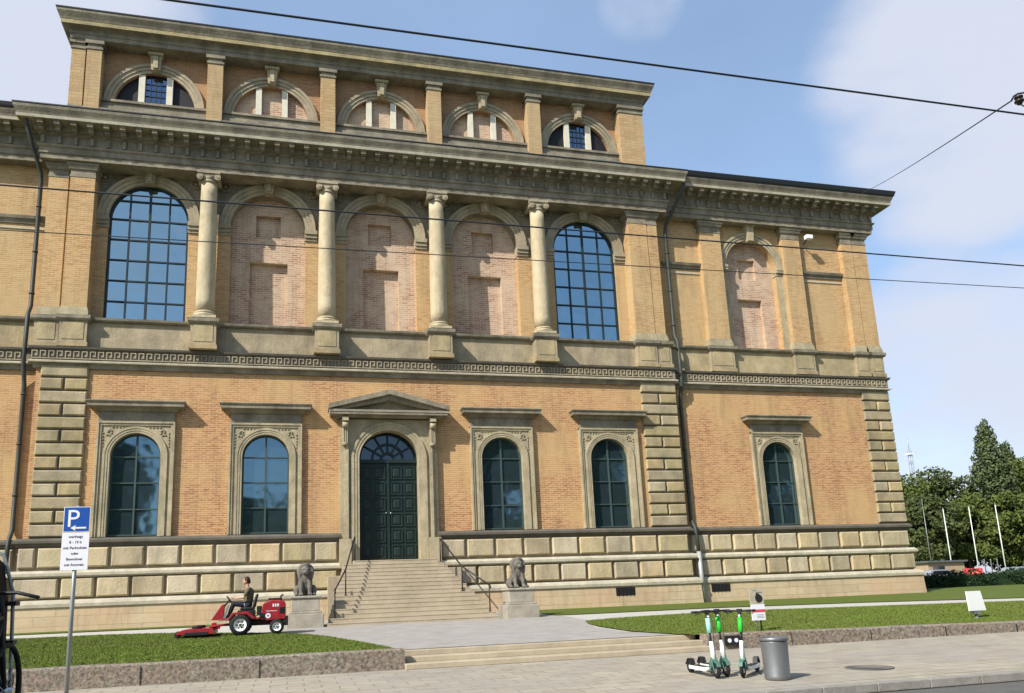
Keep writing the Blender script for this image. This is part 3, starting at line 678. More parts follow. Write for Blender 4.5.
# attic -----------------------------------------------------------------------
AB = .6; AX0, AX1 = -13.38, 13.36; AZ = 23.38; AR = 1.66
AC = [-10.02, -5.02, .02, 4.98, 9.98]; AP = [-7.47, -2.5, 2.5, 7.5]
ab = [AX0 + 1.1] + AP + [AX1 - 1.1]
mb = MB().mat('stone_shadegrey'); mb.box(AX0, AX1, .02, .9, 21.9, 22.75); mb.box(AX0, AX1, AB - .38, .9, 22.751, 23.0); mb.box(AX0 + .5, AX1 - .5, AB - .26, AB + .2, 23.001, AZ - .12); mb.box(AX0 + .5, AX1 - .5, AB - .34, AB + .2, AZ - .119, AZ - .01)
part(mb, 'attic_base')
for i, xc in enumerate(AC):
    a, b = ab[i], ab[i + 1]; mb = MB().mat('brick_attic'); arched_wall(mb, a, b, AZ - .02, 26.0, xc, AR, AZ, AZ + .02, AB, .4); part(mb, 'attic_wall')
    mb = MB().mat('stone_arch'); archivolt(mb, xc, AZ, AR + .002, AR + .42, AB, .16); part(mb, 'archivolt')
    mb = MB().mat('stone_frame'); mb.prism([(xc - .18, 25.05), (xc + .18, 25.05), (xc + .24, 25.75), (xc - .24, 25.75)], AB - .32, AB + .02); mb.box(xc - .32, xc + .32, AB - .42, AB, 25.75, 25.88); mb.box(xc - .1, xc + .1, AB - .4, AB - .33, 25.1, 25.7); part(mb, 'keystone')
    if i in (0, 4):
        g = MB().mat('rooms_dark'); g.face(arch_poly(xc, AR + .02, AZ - .02, AZ, AB + .16)); g.mat('glass_attic'); g.face([(xc - .44, AB + .14, AZ), (xc + .44, AB + .14, AZ), (xc + .44, AB + .14, AZ + 1.56), (xc - .44, AB + .14, AZ + 1.56)])
        w = part(g, 'window'); f = MB().mat('frame_green')
        for k in range(-1, 2): f.box(xc + k * .21 - .015, xc + k * .21 + .015, AB + .10, AB + .13, AZ, AZ + 1.56)
        for k in range(1, 5): f.box(xc - .44, xc + .44, AB + .105, AB + .13, AZ + k * .3 - .015, AZ + k * .3 + .015)
        f.build('frame', w)
    else:
        mb = MB().mat('brick_infill'); mb.face(arch_poly(xc, AR + .05, AZ - .02, AZ, AB + .22)); part(mb, 'blind_window')
    for s in (-1, 1): part(MB().mat('white_post').box(xc + s * .58 - .13, xc + s * .58 + .13, AB - .02, AB + .138, AZ + .003, AZ + 1.56), 'mullion')
def apil(x0, x1, y=0.):
    mb = MB().mat('ashlar_attic'); mb.box(x0, x1, y, AB + .3, 22.2, 25.5); p = part(mb, 'attic_pilaster')
    mb = MB().mat('stone_shadegrey'); mb.box(x0 - .04, x1 + .04, y - .04, AB + .3, 25.501, 25.6); mb.box(x0 + .02, x1 - .02, y - .01, AB + .3, 25.601, 25.75); mb.box(x0 - .08, x1 + .08, y - .08, AB + .3, 25.751, 25.92); mb.build('capital', p)
for x in AP: apil(x - .33, x + .33)
apil(AX0 + .62, AX0 + 1.22, 0); apil(AX0, AX0 + .55, .06); apil(AX1 - 1.3, AX1, 0)
mb = MB().mat('ashlar_attic'); mb.box(AX0 + .02, AX0 + 1.2, .25, 15, 21.9, 26.0); mb.box(AX1 - 1.28, AX1 - .02, .25, 15, 21.9, 26.0); mb.box(AX0 + 1, AX1 - 1, 14.8, 15, 21.9, 26); part(mb, 'attic_wall')
AP_ = [(AX0, 15), (AX0, 0), (AX1, 0), (AX1, 15)]
cornice_part('attic_cornice', 'stone_shadegrey', [(-1, 25.93), (.06, 25.93), (.06, 26.12), (.1, 26.14), (.1, 26.3), (.16, 26.34), (.36, 26.38), (0, 26.383)], AP_)
cornice_part('attic_cornice', 'stone_ochre', [(0, 26.384), (.38, 26.384), (.40, 26.54), (0, 26.56)], AP_)
cornice_part('attic_cornice', 'stone_shadegrey', [(0, 26.561), (.40, 26.561), (.43, 26.65), (.54, 26.86), (.55, 26.96), (0, 26.97)], AP_)
cornice_part('gutter', 'gutter', [(0, 26.971), (.57, 26.971), (.58, 27.03), (0, 27.1)], AP_)
mb = MB().mat('roof_metal'); mb.face([(AX0 - .5, -.5, 27.02), (AX1 + .5, -.5, 27.02), (AX1 + .5, 15.4, 27.02), (AX0 - .5, 15.4, 27.02)]); part(mb, 'roof')

# downpipes ---------------------------------------------------------------------
def downpipe(x, dx, s):
    mb = MB().mat('pipe_dark'); yb = S - .12
    mb.tube([(x + dx, S - 1.3, 21.75), (x + dx, S - 1.28, 21.2), (x + .5 * dx, S - .75, 20.3), (x, yb - .1, 19.5), (x, yb, 19.2), (x, yb, 13.7), (x, yb - .25, 13.3), (x, yb - .3, 11.3), (x, yb - .1, 10.7), (x, yb, 10.4), (x, yb, 4.7), (x, yb - .3, 4.3), (x, yb - .42, 3.2)], .085, 10)
    mb.mat('pipe_light' if s else 'pipe_dark'); mb.tube([(x, yb - .42, 3.2), (x, yb - .52, 1.0)], .1 if s else .085, 10)
    mb.mat('pipe_dark')
    for z in (18, 16, 14.2, 10, 8, 6): mb.lathe([(.105, z), (.105, z + .07)], (x, yb, 0), 12)
    mb.lathe([(.09, 21.6), (.17, 21.75), (.17, 21.86)], (x + dx, S - 1.3, 0), 12)
    part(mb, 'downpipe')
downpipe(14.2, .62, 1); downpipe(-14.2, -.38, 0)
# floodlight under right wing capital
mb = MB().mat('white_paint'); mb.box(22.15, 22.5, S - .55, S - .3, 19.3, 19.5); mb.mat('iron'); mb.tube([(22.3, S, 19.2), (22.3, S - .4, 19.35)], .03); part(mb, 'floodlight')

# ================================================================== GROUND
def drop(x, y): return min(.0135 * max(x - 4.5, 0), .17) * min(max((-10 - y) / 4.6, 0), 1)
def ground_z(y, x=0): return (.45 + .03 * (y + 15) if y < 3 else .99) - drop(x, y)
def pave_z(y): return .1 * (y + 21.75) / 6.45
def sheet(name, poly, m, off, kind='structure', nx=1):
    """polygon laid on the sloping ground"""
    mb = MB().mat(m); mb.face([(x, y, ground_z(y) + off) for x, y in poly]); o = mb.build(name)
    bm = bmesh.new(); bm.from_mesh(o.data)
    for f in bm.faces:
        if f.normal.z < 0: f.normal_flip()
    bm.to_mesh(o.data); bm.free(); o['kind'] = kind; return o
# big ground sheet to the horizon (steps down at the street)
mb = MB().mat('ground')
ys = [3, 60, 1500]; mb.face([(-900, -14.6, .1), (1500, -14.6, .1), (1500, 2.9, .85), (-900, 2.9, .85)]); mb.face([(-900, 3, .98), (1500, 3, .98), (1500, 1500, .98), (-900, 1500, .98)])
mb.face([(-900, 2.9, .85), (1500, 2.9, .85), (1500, 3, .98), (-900, 3, .98)]); mb.face([(-900, -14.6, .1), (1500, -14.6, .1), (1500, -14.65, -.14), (-900, -14.65, -.14)]); mb.face([(-900, -1500, -.14), (1500, -1500, -.14), (1500, -14.65, -.14), (-900, -14.65, -.14)])
o = mb.build('ground'); o['kind'] = 'structure'
mb = MB().mat('pavers'); mb.face([(-120, -21.75, 0), (160, -21.75, 0), (160, -14.95, pave_z(-14.95)), (-120, -14.95, pave_z(-14.95))]); mb.face([(-120, -21.75, 0), (160, -21.75, 0), (160, -21.75, -.13), (-120, -21.75, -.13)]); o = mb.build('sidewalk'); o['kind'] = 'structure'
mb = MB().mat('kerb'); x = -60
while x < 100: mb.box(x, x + .99, -21.92, -21.752, -.13, .012); x += 1.0
o = mb.build('kerb', bevel=.015); o['kind'] = 'structure'
mb = MB().mat('asphalt'); mb.face([(-200, -36, -.136), (200, -36, -.136), (200, -21.9, -.136), (-200, -21.9, -.136)]); o = mb.build('road'); o['kind'] = 'structure'
LLAWN = [(-60, -15.02), (-1.62, -15.02), (-1.75, -14.0), (-2.25, -12.1), (-2.9, -9.8), (-3.35, -8.6), (-4.0, -7.6), (-5.2, -6.6), (-6.5, -5.6), (-8.0, -4.6), (-10, -4.0), (-60, -4.0)]
LLAWN2 = [(-60, -1.5), (-8.5, -1.5), (-4.4, -1.6), (-4.4, -.3), (-60, -.3)]
RL = [(200, -15.02), (5.55, -15.02), (5.2, -14.4), (4.8, -13.2), (4.75, -11), (4.95, -9.6), (5.3, -8.5), (6.6, -7.9), (10.9, -7.1), (16, -8.1), (21.2, -9.1), (28, -10.3), (60, -13), (200, -13)]
RL2 = [(5.6, -.3), (5.6, -4.6), (6.4, -4.7), (12, -4.6), (18, -5.6), (23.2, -7.2), (28, -8.6), (60, -11.5), (200, -11.5), (200, 3), (26.6, 3), (26.6, -.3)]
def gsheet(name, xs, yf, yb, ny, m, off):
    mb = MB().mat(m); P = [[(x, yf(x) + (yb(x) - yf(x)) * j / ny) for j in range(ny + 1)] for x in xs]; V = [(x, y, ground_z(y, x) + off) for c in P for x, y in c]
    mb.add(V, [(i * (ny + 1) + j, (i + 1) * (ny + 1) + j, (i + 1) * (ny + 1) + j + 1, i * (ny + 1) + j + 1) for i in range(len(xs) - 1) for j in range(ny)], True); o = mb.build(name); o['kind'] = 'structure'; return o
XS = [-60, -5, 3, 4.5, 5.55, 6.6, 8, 9.5, 10.9, 13, 16, 18.6, 21.2, 28, 60, 200]
gsheet('plaza', XS, lambda x: -14.6, lambda x: -.2, 24, 'gravel_path', .004)
RB = [(5.55, -8.4), (6.6, -7.9), (10.9, -7.1), (16, -8.1), (21.2, -9.1), (28, -10.3), (60, -13), (200, -13)]
gsheet('lawn', [x for x in XS if x > 5], lambda x: -15.02, lambda x: float(np.interp(x, [p[0] for p in RB], [p[1] for p in RB])), 20, 'grass', .03)
sheet('path', [(-4.6, -7.6), (-3.6, -8.6), (-2.6, -10), (-1.5, -14.62), (5.45, -14.62), (4.7, -13), (4.6, -11), (5.6, -8.0), (5.8, -4.6), (5.6, -.5), (-4.5, -.5)], 'plaza', .008)
for nm, P in (('lawn', LLAWN), ('lawn', LLAWN2), ('lawn', [(5.55, -15.02), (5.2, -14.4), (4.8, -13.2), (4.75, -11), (4.95, -9.6), (5.3, -8.5), (5.55, -8.4)]), ('lawn', RL2)):
    sheet(nm, P, 'grass', .03)
sheet('lawn', [(26.6, 3.0), (300, 3.0), (300, 300), (26.6, 300)], 'grass', .03)
sheet('path', [(32, -3.6), (60, -5.2), (60, -3.6), (32, -2.4)], 'gravel_path', .04)
# grass blades
def inside(px, py, P):
    r = np.zeros(len(px), bool); j = len(P) - 1
    for i in range(len(P)):
        xi, yi = P[i]; xj, yj = P[j]
        c = ((yi > py) != (yj > py)) & (px < (xj - xi) * (py - yi) / (yj - yi + 1e-12) + xi); r ^= c; j = i
    return r
def blades(P, x0, x1, y0, y1, n, hgt, lab):
    px = rng.uniform(x0, x1, n); py = rng.uniform(y0, y1, n); k = inside(px, py, P); px, py = px[k], py[k]; n = len(px)
    a = rng.uniform(0, 2 * PI, n); h = rng.uniform(.5, 1.2, n) * hgt; w = .012; gz = .45 + .03 * (py + 15) - np.minimum(.0135 * np.maximum(px - 4.5, 0), .17) * np.clip((-10 - py) / 4.6, 0, 1) + .028
    dx, dy = np.cos(a) * w, np.sin(a) * w; lx, ly = rng.normal(0, .02, n), rng.normal(0, .02, n)
    v = np.empty((n, 3, 3)); v[:, 0] = np.stack([px - dx, py - dy, gz], 1); v[:, 1] = np.stack([px + dx, py + dy, gz], 1); v[:, 2] = np.stack([px + lx, py + ly, gz + h], 1)
    me = bpy.data.meshes.new('grass'); me.vertices.add(3 * n); me.vertices.foreach_set('co', v.ravel()); me.loops.add(3 * n); me.loops.foreach_set('vertex_index', np.arange(3 * n, dtype=np.int32)); me.polygons.add(n); me.polygons.foreach_set('loop_start', np.arange(0, 3 * n, 3, dtype=np.int32)); me.polygons.foreach_set('loop_total', np.full(n, 3, dtype=np.int32)); me.update(); me.validate()
    me.materials.append(M['blade']); o = bpy.data.objects.new('grass', me); COL.objects.link(o); tag(o, lab, 'grass', kind='stuff')
blades(LLAWN, -13, -1, -15, -3.9, 160000, .035, 'short mown green grass of the lawn left of the entrance path')
blades(RL, 4, 30, -15, -7, 200000, .035, 'short mown green grass of the lawn right of the entrance path')

# low walls and steps ---------------------------------------------------
def low_wall(x0, x1, lab, ta=.53, tb=.53, nn=20):
    mb = MB().mat('conglomerate'); rr = random.Random(3)
    st = [x0]
    while st[-1] < x1: st.append(min(st[-1] + 1.15, x1))
    V = []
    for x in st:
        u = min((x - x0) / 9, 1); t = ta + (tb - ta) * u; j_ = rr.uniform(-.008, .008); f = rr.uniform(-.008, .008); V += [(x, -15.38 + f, -.05), (x, -15.37 + f, t - .03 + j_), (x, -15.33 + f, t + j_), (x, -15.02, t + j_), (x, -14.98, -.05)]
    n_ = len(st); mb.add(V, [(5 * i + k, 5 * (i + 1) + k, 5 * (i + 1) + k + 1, 5 * i + k + 1) for i in range(n_ - 1) for k in range(4)] + [(0, 1, 2, 3, 4), tuple(5 * (n_ - 1) + k for k in range(5))])
    mb.mat('rooms_dark')
    for x in st[2:-2:2]: mb.box(x - .004, x + .004, -15.392, -15.3, .05, ta + (tb - ta) * min((x - x0) / 9, 1) - .06)
    o = mb.build('low_wall'); tag(o, lab, 'low wall'); return o
low_wall(-46, -1.55, 'speckled low stone wall edging the left lawn behind the parking sign')
low_wall(5.75, 60, 'speckled low stone wall edging the right lawn behind the scooters and bin', .49, .365)
W = tag(empty('front_steps', (0, 0, 0)), 'three long pale stone steps up from the pavement between the low walls', 'steps')
for k in range(3):
    MB().mat('stone_stairs').box(-1.56, 5.76, -15.55 + .38 * k, -14.5, .09 + .12 * k + .002, .09 + .12 * k + .128).build('step', W, bevel=.018)
mb = MB().mat('black_plastic'); mb.box(6.2, 6.6, -15.43, -15.385, .2, .42); mb.mat('sign_white')
for x in (6.31, 6.49): mb.lathe([(.05, -.012), (.05, 0)], (x, -15.43, .31), 16, 'y')
o = mb.build('junction_plate'); tag(o, 'black plate with two pale round discs fixed to the low wall behind the scooters', 'plate')

# staircase --------------------------------------------------------------
ST = tag(empty('entrance_staircase', (.3, -3, .7)), 'broad tan stone staircase climbing to the green museum door', 'staircase')
def sx(y):  # half lines of the flare
    t = (y + 5.05) / 4.1; return -2.72 + .85 * t, 3.38 - 1.35 * t
NS = 16; z0 = .72; rise = (3.165 - z0) / NS
def loc(mb, nm, parent=ST, bevel=0):
    o = mb.build(nm, parent, bevel); o.location = (-.3, 3, -.7); return o
for k in range(NS):
    y = -5.05 + k * .272 if k < NS else 0; a, b = sx(y); a2, b2 = sx(-.3)
    mb = MB().mat('stone_stairs'); zt = z0 + rise * (k + 1); ye = -.14
    ynext = min(y + .30, ye) if k < NS - 1 else .4
    if k == NS - 1: a, b = -1.5, 1.9; 
    mb.add([(a, y, .5), (b, y, .5), (b, ynext, .5), (a, ynext, .5), (a, y, zt), (b, y, zt), (b, ynext, zt), (a, ynext, zt)], [(0, 1, 5, 4), (1, 2, 6, 5), (2, 3, 7, 6), (3, 0, 4, 7), (4, 5, 6, 7)])
    mb.box(a - .0, b + .0, y - .012, y - .001, zt - .035, zt + .001)
    loc(mb, 'step')
def rail(pts, ids):
    mb = MB().mat('iron'); top = [(x, y, z + .95) for x, y, z in pts]; mb.tube(top, .03, 8); mb.tube([(x, y, z + .05) for x, y, z in top[:1]] + [(top[0][0], top[0][1] - .22, top[0][2] - .1)], .03, 8)
    r = loc(mb, 'handrail')
    for p in pts:
        mb = MB().mat('iron'); mb.tube([p, (p[0], p[1], p[2] + .95)], .025, 8); mb.lathe([(.06, p[2]), (.06, p[2] + .03)], (p[0], p[1], 0), 10); mb.build('post', r)
def zst(y): return min(z0 + rise * (int((y + 5.05) / .272) + 1), 3.165)
rail([(x, y, zst(y)) for x, y in ((-2.45, -4.7), (-1.98, -3.3), (-1.45, -.9))], 0)
rail([(x, y, zst(y)) for x, y in ((3.1, -4.7), (2.42, -3.2), (2.0, -1.1))], 1)

# ================================================================== LIONS
def lion(x, flip, lab):
    t = tag(empty('lion_statue', (x, -4.45, ground_z(-4.45)), 0), lab, 'statue', 'lions flanking the stairs')
    mb = MB().mat('stone_pedestal'); mb.box(-.62, .62, -.62, .62, -.1, .46); mb.build('plinth', t, bevel=.03)
    mb = MB().mat('stone_pedestal'); mb.box(-.55, .55, -.55, .55, .461, .54); mb.box(-.47, .47, -.48, .48, .541, .98); mb.box(-.52, .52, -.53, .53, .981, 1.06); mb.build('pedestal', t, bevel=.02)
    s = flip; b = MB().mat('stone_lion'); Z = 1.06
    b.ell((0, .22, Z + .26), (.30, .30, .27)); b.ell((0, .0, Z + .44), (.25, .26, .36)); b.ell((0, -.1, Z + .62), (.24, .2, .26))
    for q in (-1, 1):
        b.caps((q * .14, -.20, Z + .55), (q * .15, -.29, Z + .10), .095, .07); b.ell((q * .15, -.36, Z + .06), (.085, .13, .065))
        for k in range(3): b.ell((q * .15 + (k - 1) * .05, -.46, Z + .045), (.026, .05, .04), 8, 6)
        b.ell((q * .27, .12, Z + .19), (.13, .25, .19)); b.caps((q * .28, .0, Z + .1), (q * .30, -.18, Z + .06), .09, .06)
        b.ell((q * .30, -.22, Z + .05), (.075, .12, .055))
    # mane and head
    for k in range(26):
        a = 2 * PI * k / 26
        b.ell((math.cos(a) * .22, -.12 + .04 * math.sin(3 * a), Z + .84 + math.sin(a) * .21), (.085, .15, .085), 8, 6)
    for k in range(14):
        a = PI + PI * k / 13; b.ell((math.cos(a) * .2, -.2, Z + .7 + math.sin(a) * .2), (.07, .09, .12), 8, 6)
    b.ell((0, -.12, Z + .84), (.22, .22, .24)); b.ell((0, -.30, Z + .86), (.135, .13, .15)); b.ell((0, -.41, Z + .79), (.085, .09, .075)); b.ell((0, -.47, Z + .82), (.045, .03, .03), 8, 6)
    b.ell((0, -.38, Z + .72), (.06, .07, .035), 8, 6)
    for q in (-1, 1):
        b.ell((q * .065, -.41, Z + .905), (.045, .03, .025), 8, 6); b.ell((q * .14, -.2, Z + 1.03), (.05, .035, .055), 8, 6)
        b.ell((q * .045, -.45, Z + .765), (.045, .045, .04), 8, 6)
    b.caps((.2, .4, Z + .08), (.32, .1, Z + .05), .04, .035)
    remeshed('body', b, .016, 3, t, 'stone_lion')
    return t
lion(-3.45, 1, 'weathered stone lion seated on the pedestal between the red mower and the stairs')
lion(4.25, -1, 'weathered stone lion seated on the pedestal right of the stairs')

# ================================================================== MOWER + DRIVER
MG = ground_z(-7.3) + .035
MW = tag(empty('riding_mower', (-5.75, -7.2, MG), 0), 'red ride-on lawn mower with a front deck, mowing beside the path', 'mower')
def wheel(parent, x, y, r, w, rim='white_paint', rr=.55, nm='wheel'):
    mb = MB().mat('rubber'); mb.lathe([(r * .6, -w / 2), (r * .9, -w / 2), (r, -w * .32), (r, w * .32), (r * .9, w / 2), (r * .6, w / 2)], (x, y, r), 26, 'y', cap=False)
    for k in range(18):
        a = 2 * PI * k / 18; c, s_ = math.cos(a), math.sin(a); mb.tube([(x + c * r, y - w * .4, r + s_ * r), (x + c * r, y + w * .4, r + s_ * r)], r * .04, 5)
    o = mb.build(nm, parent); mb = MB().mat(rim); f = r * rr
    mb.lathe([(f + .03, -w * .5), (f, -w * .42), (f * .85, -w * .25), (f * .3, -w * .2), (f * .28, -w * .42), (.002, -w * .42)], (x, y, r), 22, 'y', cap=False); mb.lathe([(f + .03, w * .5), (f, w * .42), (f * .3, w * .2), (.002, w * .2)], (x, y, r), 22, 'y', cap=False)
    mb.mat('black_plastic'); mb.lathe([(f * .22, -w * .47), (f * .22, -w * .421)], (x, y, r), 10, 'y')
    for k in range(6):
        a = 2 * PI * k / 6; mb.lathe([(f * .14, -w * .27), (f * .14, -w * .18)], (x + math.cos(a) * f * .58, y, r + math.sin(a) * f * .58), 8, 'y')
    mb.build('rim', o); return o
for y in (-.52, .52): wheel(MW, .36, y, .33, .26)
for y in (-.5, .5): wheel(MW, 1.50, y, .23, .18)
mb = MB().mat('red_paint')   # hood
mb.prism([(.95, .48), (1.05, .98), (1.30, 1.08), (1.72, 1.05), (1.78, .95), (1.78, .45), (1.2, .42)], -.42, .42); hoodo = mb.build('engine_hood', MW, bevel=.03)
MB().mat('black_plastic').tube([(1.62, -.3, 1.0), (1.62, -.3, 1.2), (1.70, -.3, 1.24)], .03, 8).build('exhaust', MW)
MB().mat('black_plastic').tube([(.7, -.36, .55), (.95, -.44, .62), (1.1, -.43, .5)], .018, 6).build('hose', MW)
MB().mat('black_plastic').tube([(.72, -.3, .6), (.9, -.40, .72), (1.02, -.43, .66)], .012, 6).build('hose', MW)
MB().mat('black_plastic').box(.86, 1.0, -.40, .40, .6, .9).build('battery_box', MW)
mb = MB().mat('black_plastic'); mb.box(1.58, 1.76, -.43, -.421, .64, .84)
for k in range(6): mb.box(1.60, 1.74, -.436, -.430, .66 + k * .028, .67 + k * .028)
mb.build('air_screen', hoodo)
MB().mat('galv').tube([(.5, -.32, .78), (.46, -.36, 1.0)], .012, 6).build('lever', MW)
MB().mat('galv').box(-.32, -.02, -.43, -.421, .478, .5).build('step_plate', MW)
mb = MB().mat('galv'); mb.prism([(-.2, .55), (-.12, .55), (.0, .98), (-.06, .98)], -.24, -.21); mb.build('pedal_frame', MW)
mb = MB().mat('black_plastic'); mb.box(1.22, 1.66, -.36, .36, 1.075, 1.14); mb.box(.95, 1.18, -.424, -.421, .5, .66); mb.mat('sign_white'); mb.lathe([(.085, -.008), (.085, 0)], (1.22, -.424, .58), 18, 'y'); mb.mat('sign_red'); mb.lathe([(.035, -.010), (.035, -.009)], (1.22, -.424, .58), 12, 'y')
mb.mat('sign_white'); mb.box(1.15, 1.5, -.426, -.422, .72, .735)
for k in range(3): mb.box(1.36 + k * .075, 1.40 + k * .075, -.426, -.422, .86, .96); mb.box(1.36 + k * .075, 1.42 + k * .075, -.4261, -.4221, .90, .92)
mb.build('grille', hoodo)
mb = MB().mat('black_plastic'); mb.box(.0, 1.75, -.3, .3, .28, .47); mb.box(1.7, 1.86, -.4, .4, .25, .55); mb.tube([(.36, -.5, .33), (.36, .5, .33)], .05); mb.tube([(1.5, -.48, .23), (1.5, .48, .23)], .04); mb.build('chassis', MW, bevel=.02)
mb = MB().mat('red_paint'); mb.box(-.3, .95, -.42, .42, .47, .53)
mb.prism([(-.02, .53), (.1, .72), (.62, .74), (.85, .5), (.72, .5), (.55, .65), (.18, .66), (.05, .53)], -.62, -.34); mb.prism([(-.02, .53), (.1, .72), (.62, .74), (.85, .5), (.72, .5), (.55, .65), (.18, .66), (.05, .53)], .34, .62)
mb.mat('black_plastic'); mb.box(.25, .8, -.3, .3, .53, .78); mb.mat('red_paint')
mb.prism([(-.58, .50), (-.26, .98), (-.16, 1.0), (-.2, .53), (-.3, .5)], -.2, .2)
mb.build('fender', MW, bevel=.015)
mb = MB().mat('red_paint')
mb.prism([(-1.55, .1), (-1.52, .2), (-1.3, .26), (-.5, .27), (-.42, .2), (-.42, .1)], -.8, .8); mb.box(-.5, -.3, -.12, .12, .22, .34); mb.tube([(-.6, -.35, .3), (.1, -.25, .36)], .035); mb.tube([(-.6, .35, .3), (.1, .25, .36)], .035)
mb.box(-.55, -.42, -.15, .15, .27, .42); mb.mat('black_plastic'); mb.box(-1.3, -.6, -.82, -.801, .07, .17); mb.lathe([(.16, .27), (.17, .34), (.1, .36)], (-.95, -.5, 0), 16); mb.lathe([(.16, .27), (.17, .34), (.1, .36)], (-.95, .5, 0), 16)
for y in (-.7, .7): mb.lathe([(.05, -.04), (.11, -.04), (.11, .04), (.05, .04)], (-1.5, y, .11), 14, 'y')
mb.build('mower_deck', MW, bevel=.01)
mb = MB().mat('black_plastic'); mb.box(.32, .78, -.24, .24, .78, .88); s_ = mb.build('seat', MW, bevel=.04)
mb = MB().mat('black_plastic'); mb.prism([(.70, .88), (.82, 1.3), (.90, 1.3), (.80, .84)], -.23, .23); mb.build('backrest', MW, bevel=.04)
mb = MB().mat('black_plastic'); mb.tube([(-.22, 0, .9), (-.02, 0, 1.12)], .03, 8)
ringpts = [(-.02 + math.sin(a) * .0 + math.cos(a) * .17 * .55, math.sin(a) * .19, 1.13 + math.cos(a) * .17 * -.75) for a in [2 * PI * k / 20 for k in range(21)]]
mb.tube(ringpts, .016, 6); mb.build('steering_wheel', MW)

MW.scale = (.93, .93, .93)
# person -------------------------------------------------------------------
PS = tag(empty('person', (-5.75, -7.2, MG + .0)), 'person in a brown shirt and dark trousers sitting on the red ride-on mower', 'person')
PS.scale = (.93, .93, .93)
hip = Vector((.55, 0, .98)); chest = Vector((.60, 0, 1.36)); neck = Vector((.545, 0, 1.57)); head = Vector((.49, -.01, 1.74))
b = MB().mat('skin')
b.caps(hip, chest, .14, .145); b.caps((.585, -.13, 1.45), (.585, .13, 1.45), .075, .075); b.caps(neck - Vector((0, 0, .06)), neck + Vector((-.02, 0, .08)), .055, .052)
b.ell(head, (.095, .078, .12)); b.ell(head + Vector((-.035, 0, -.055)), (.06, .055, .06)); b.ell(head + Vector((-.105, -.004, -.012)), (.022, .014, .022), 8, 6)
for q in (-1, 1):
    b.ell(head + Vector((.01, q * .08, -.01)), (.02, .012, .032), 8, 6)
    sh = Vector((.585, q * .20, 1.46)); el = Vector((.42, q * .26, 1.19)); wr_ = Vector((.15, q * .19, 1.17))
    b.caps(sh, el, .052, .042); b.caps(el, wr_, .04, .028)
    hd = Vector((.07, q * .185, 1.175)); b.ell(hd, (.045, .03, .02), 10, 8)
    for k in range(4):
        p0 = hd + Vector((-.035, q * (.022 - .015 * k), .004)); p1 = p0 + Vector((-.032, 0, -.006)); p2 = p1 + Vector((-.008, 0, -.028)); b.caps(p0, p1, .0085, .008, 6); b.caps(p1, p2, .008, .007, 6)
    b.caps(hd + Vector((.0, -q * .028, 0)), hd + Vector((-.03, -q * .045, -.012)), .009, .008, 6)
    hp = Vector((.52, q * .1, .95)); kn = Vector((.10, q * .15, 1.0)); an = Vector((-.04, q * .14, .60)); b.caps(hp, kn, .085, .062); b.caps(kn, an, .058, .04); b.caps(an, an + Vector((-.15, 0, -.04)), .04, .03)
body = remeshed('body', b, .009, 2, PS, 'skin')
for i_, (e_, m_) in enumerate((((1), 'hair'), ((-1), 'hair'))):
    pass
mb = MB().mat('hair'); mb.ell(head + Vector((.026, 0, .026)), (.105, .094, .12)); mb.ell(head + Vector((.10, 0, -.03)), (.045, .05, .08)); remeshed('hair', mb, .01, 2, PS, 'hair')
mb = MB().mat('hair')
for q in (-1, 1): mb.ell(head + Vector((-.088, q * .032, .012)), (.012, .014, .008), 8, 6)
mb.ell(head + Vector((-.093, 0, -.062)), (.008, .022, .005), 8, 6); mb.build('eyes_and_mouth', PS)
mb = MB().mat('shirt'); mb.caps(hip, chest, .155, .16); mb.caps((.585, -.15, 1.45), (.585, .15, 1.45), .088, .088)
for q in (-1, 1): mb.caps((.585, q * .20, 1.46), (.47, q * .245, 1.27), .068, .058)
remeshed('shirt', mb, .012, 2, PS, 'shirt')
mb = MB().mat('trousers'); mb.caps((.56, -.07, .95), (.56, .07, .95), .14, .14)
for q in (-1, 1):
    hp = Vector((.52, q * .1, .95)); kn = Vector((.10, q * .15, 1.0)); an = Vector((-.04, q * .14, .60)); mb.caps(hp, kn, .098, .076); mb.caps(kn, an, .07, .055)
remeshed('trousers', mb, .012, 2, PS, 'trousers')
for q in (-1, 1):
    mb = MB().mat('black_plastic'); mb.caps((-.03, q * .14, .60), (-.20, q * .14, .57), .05, .042); mb.build('shoe', PS)

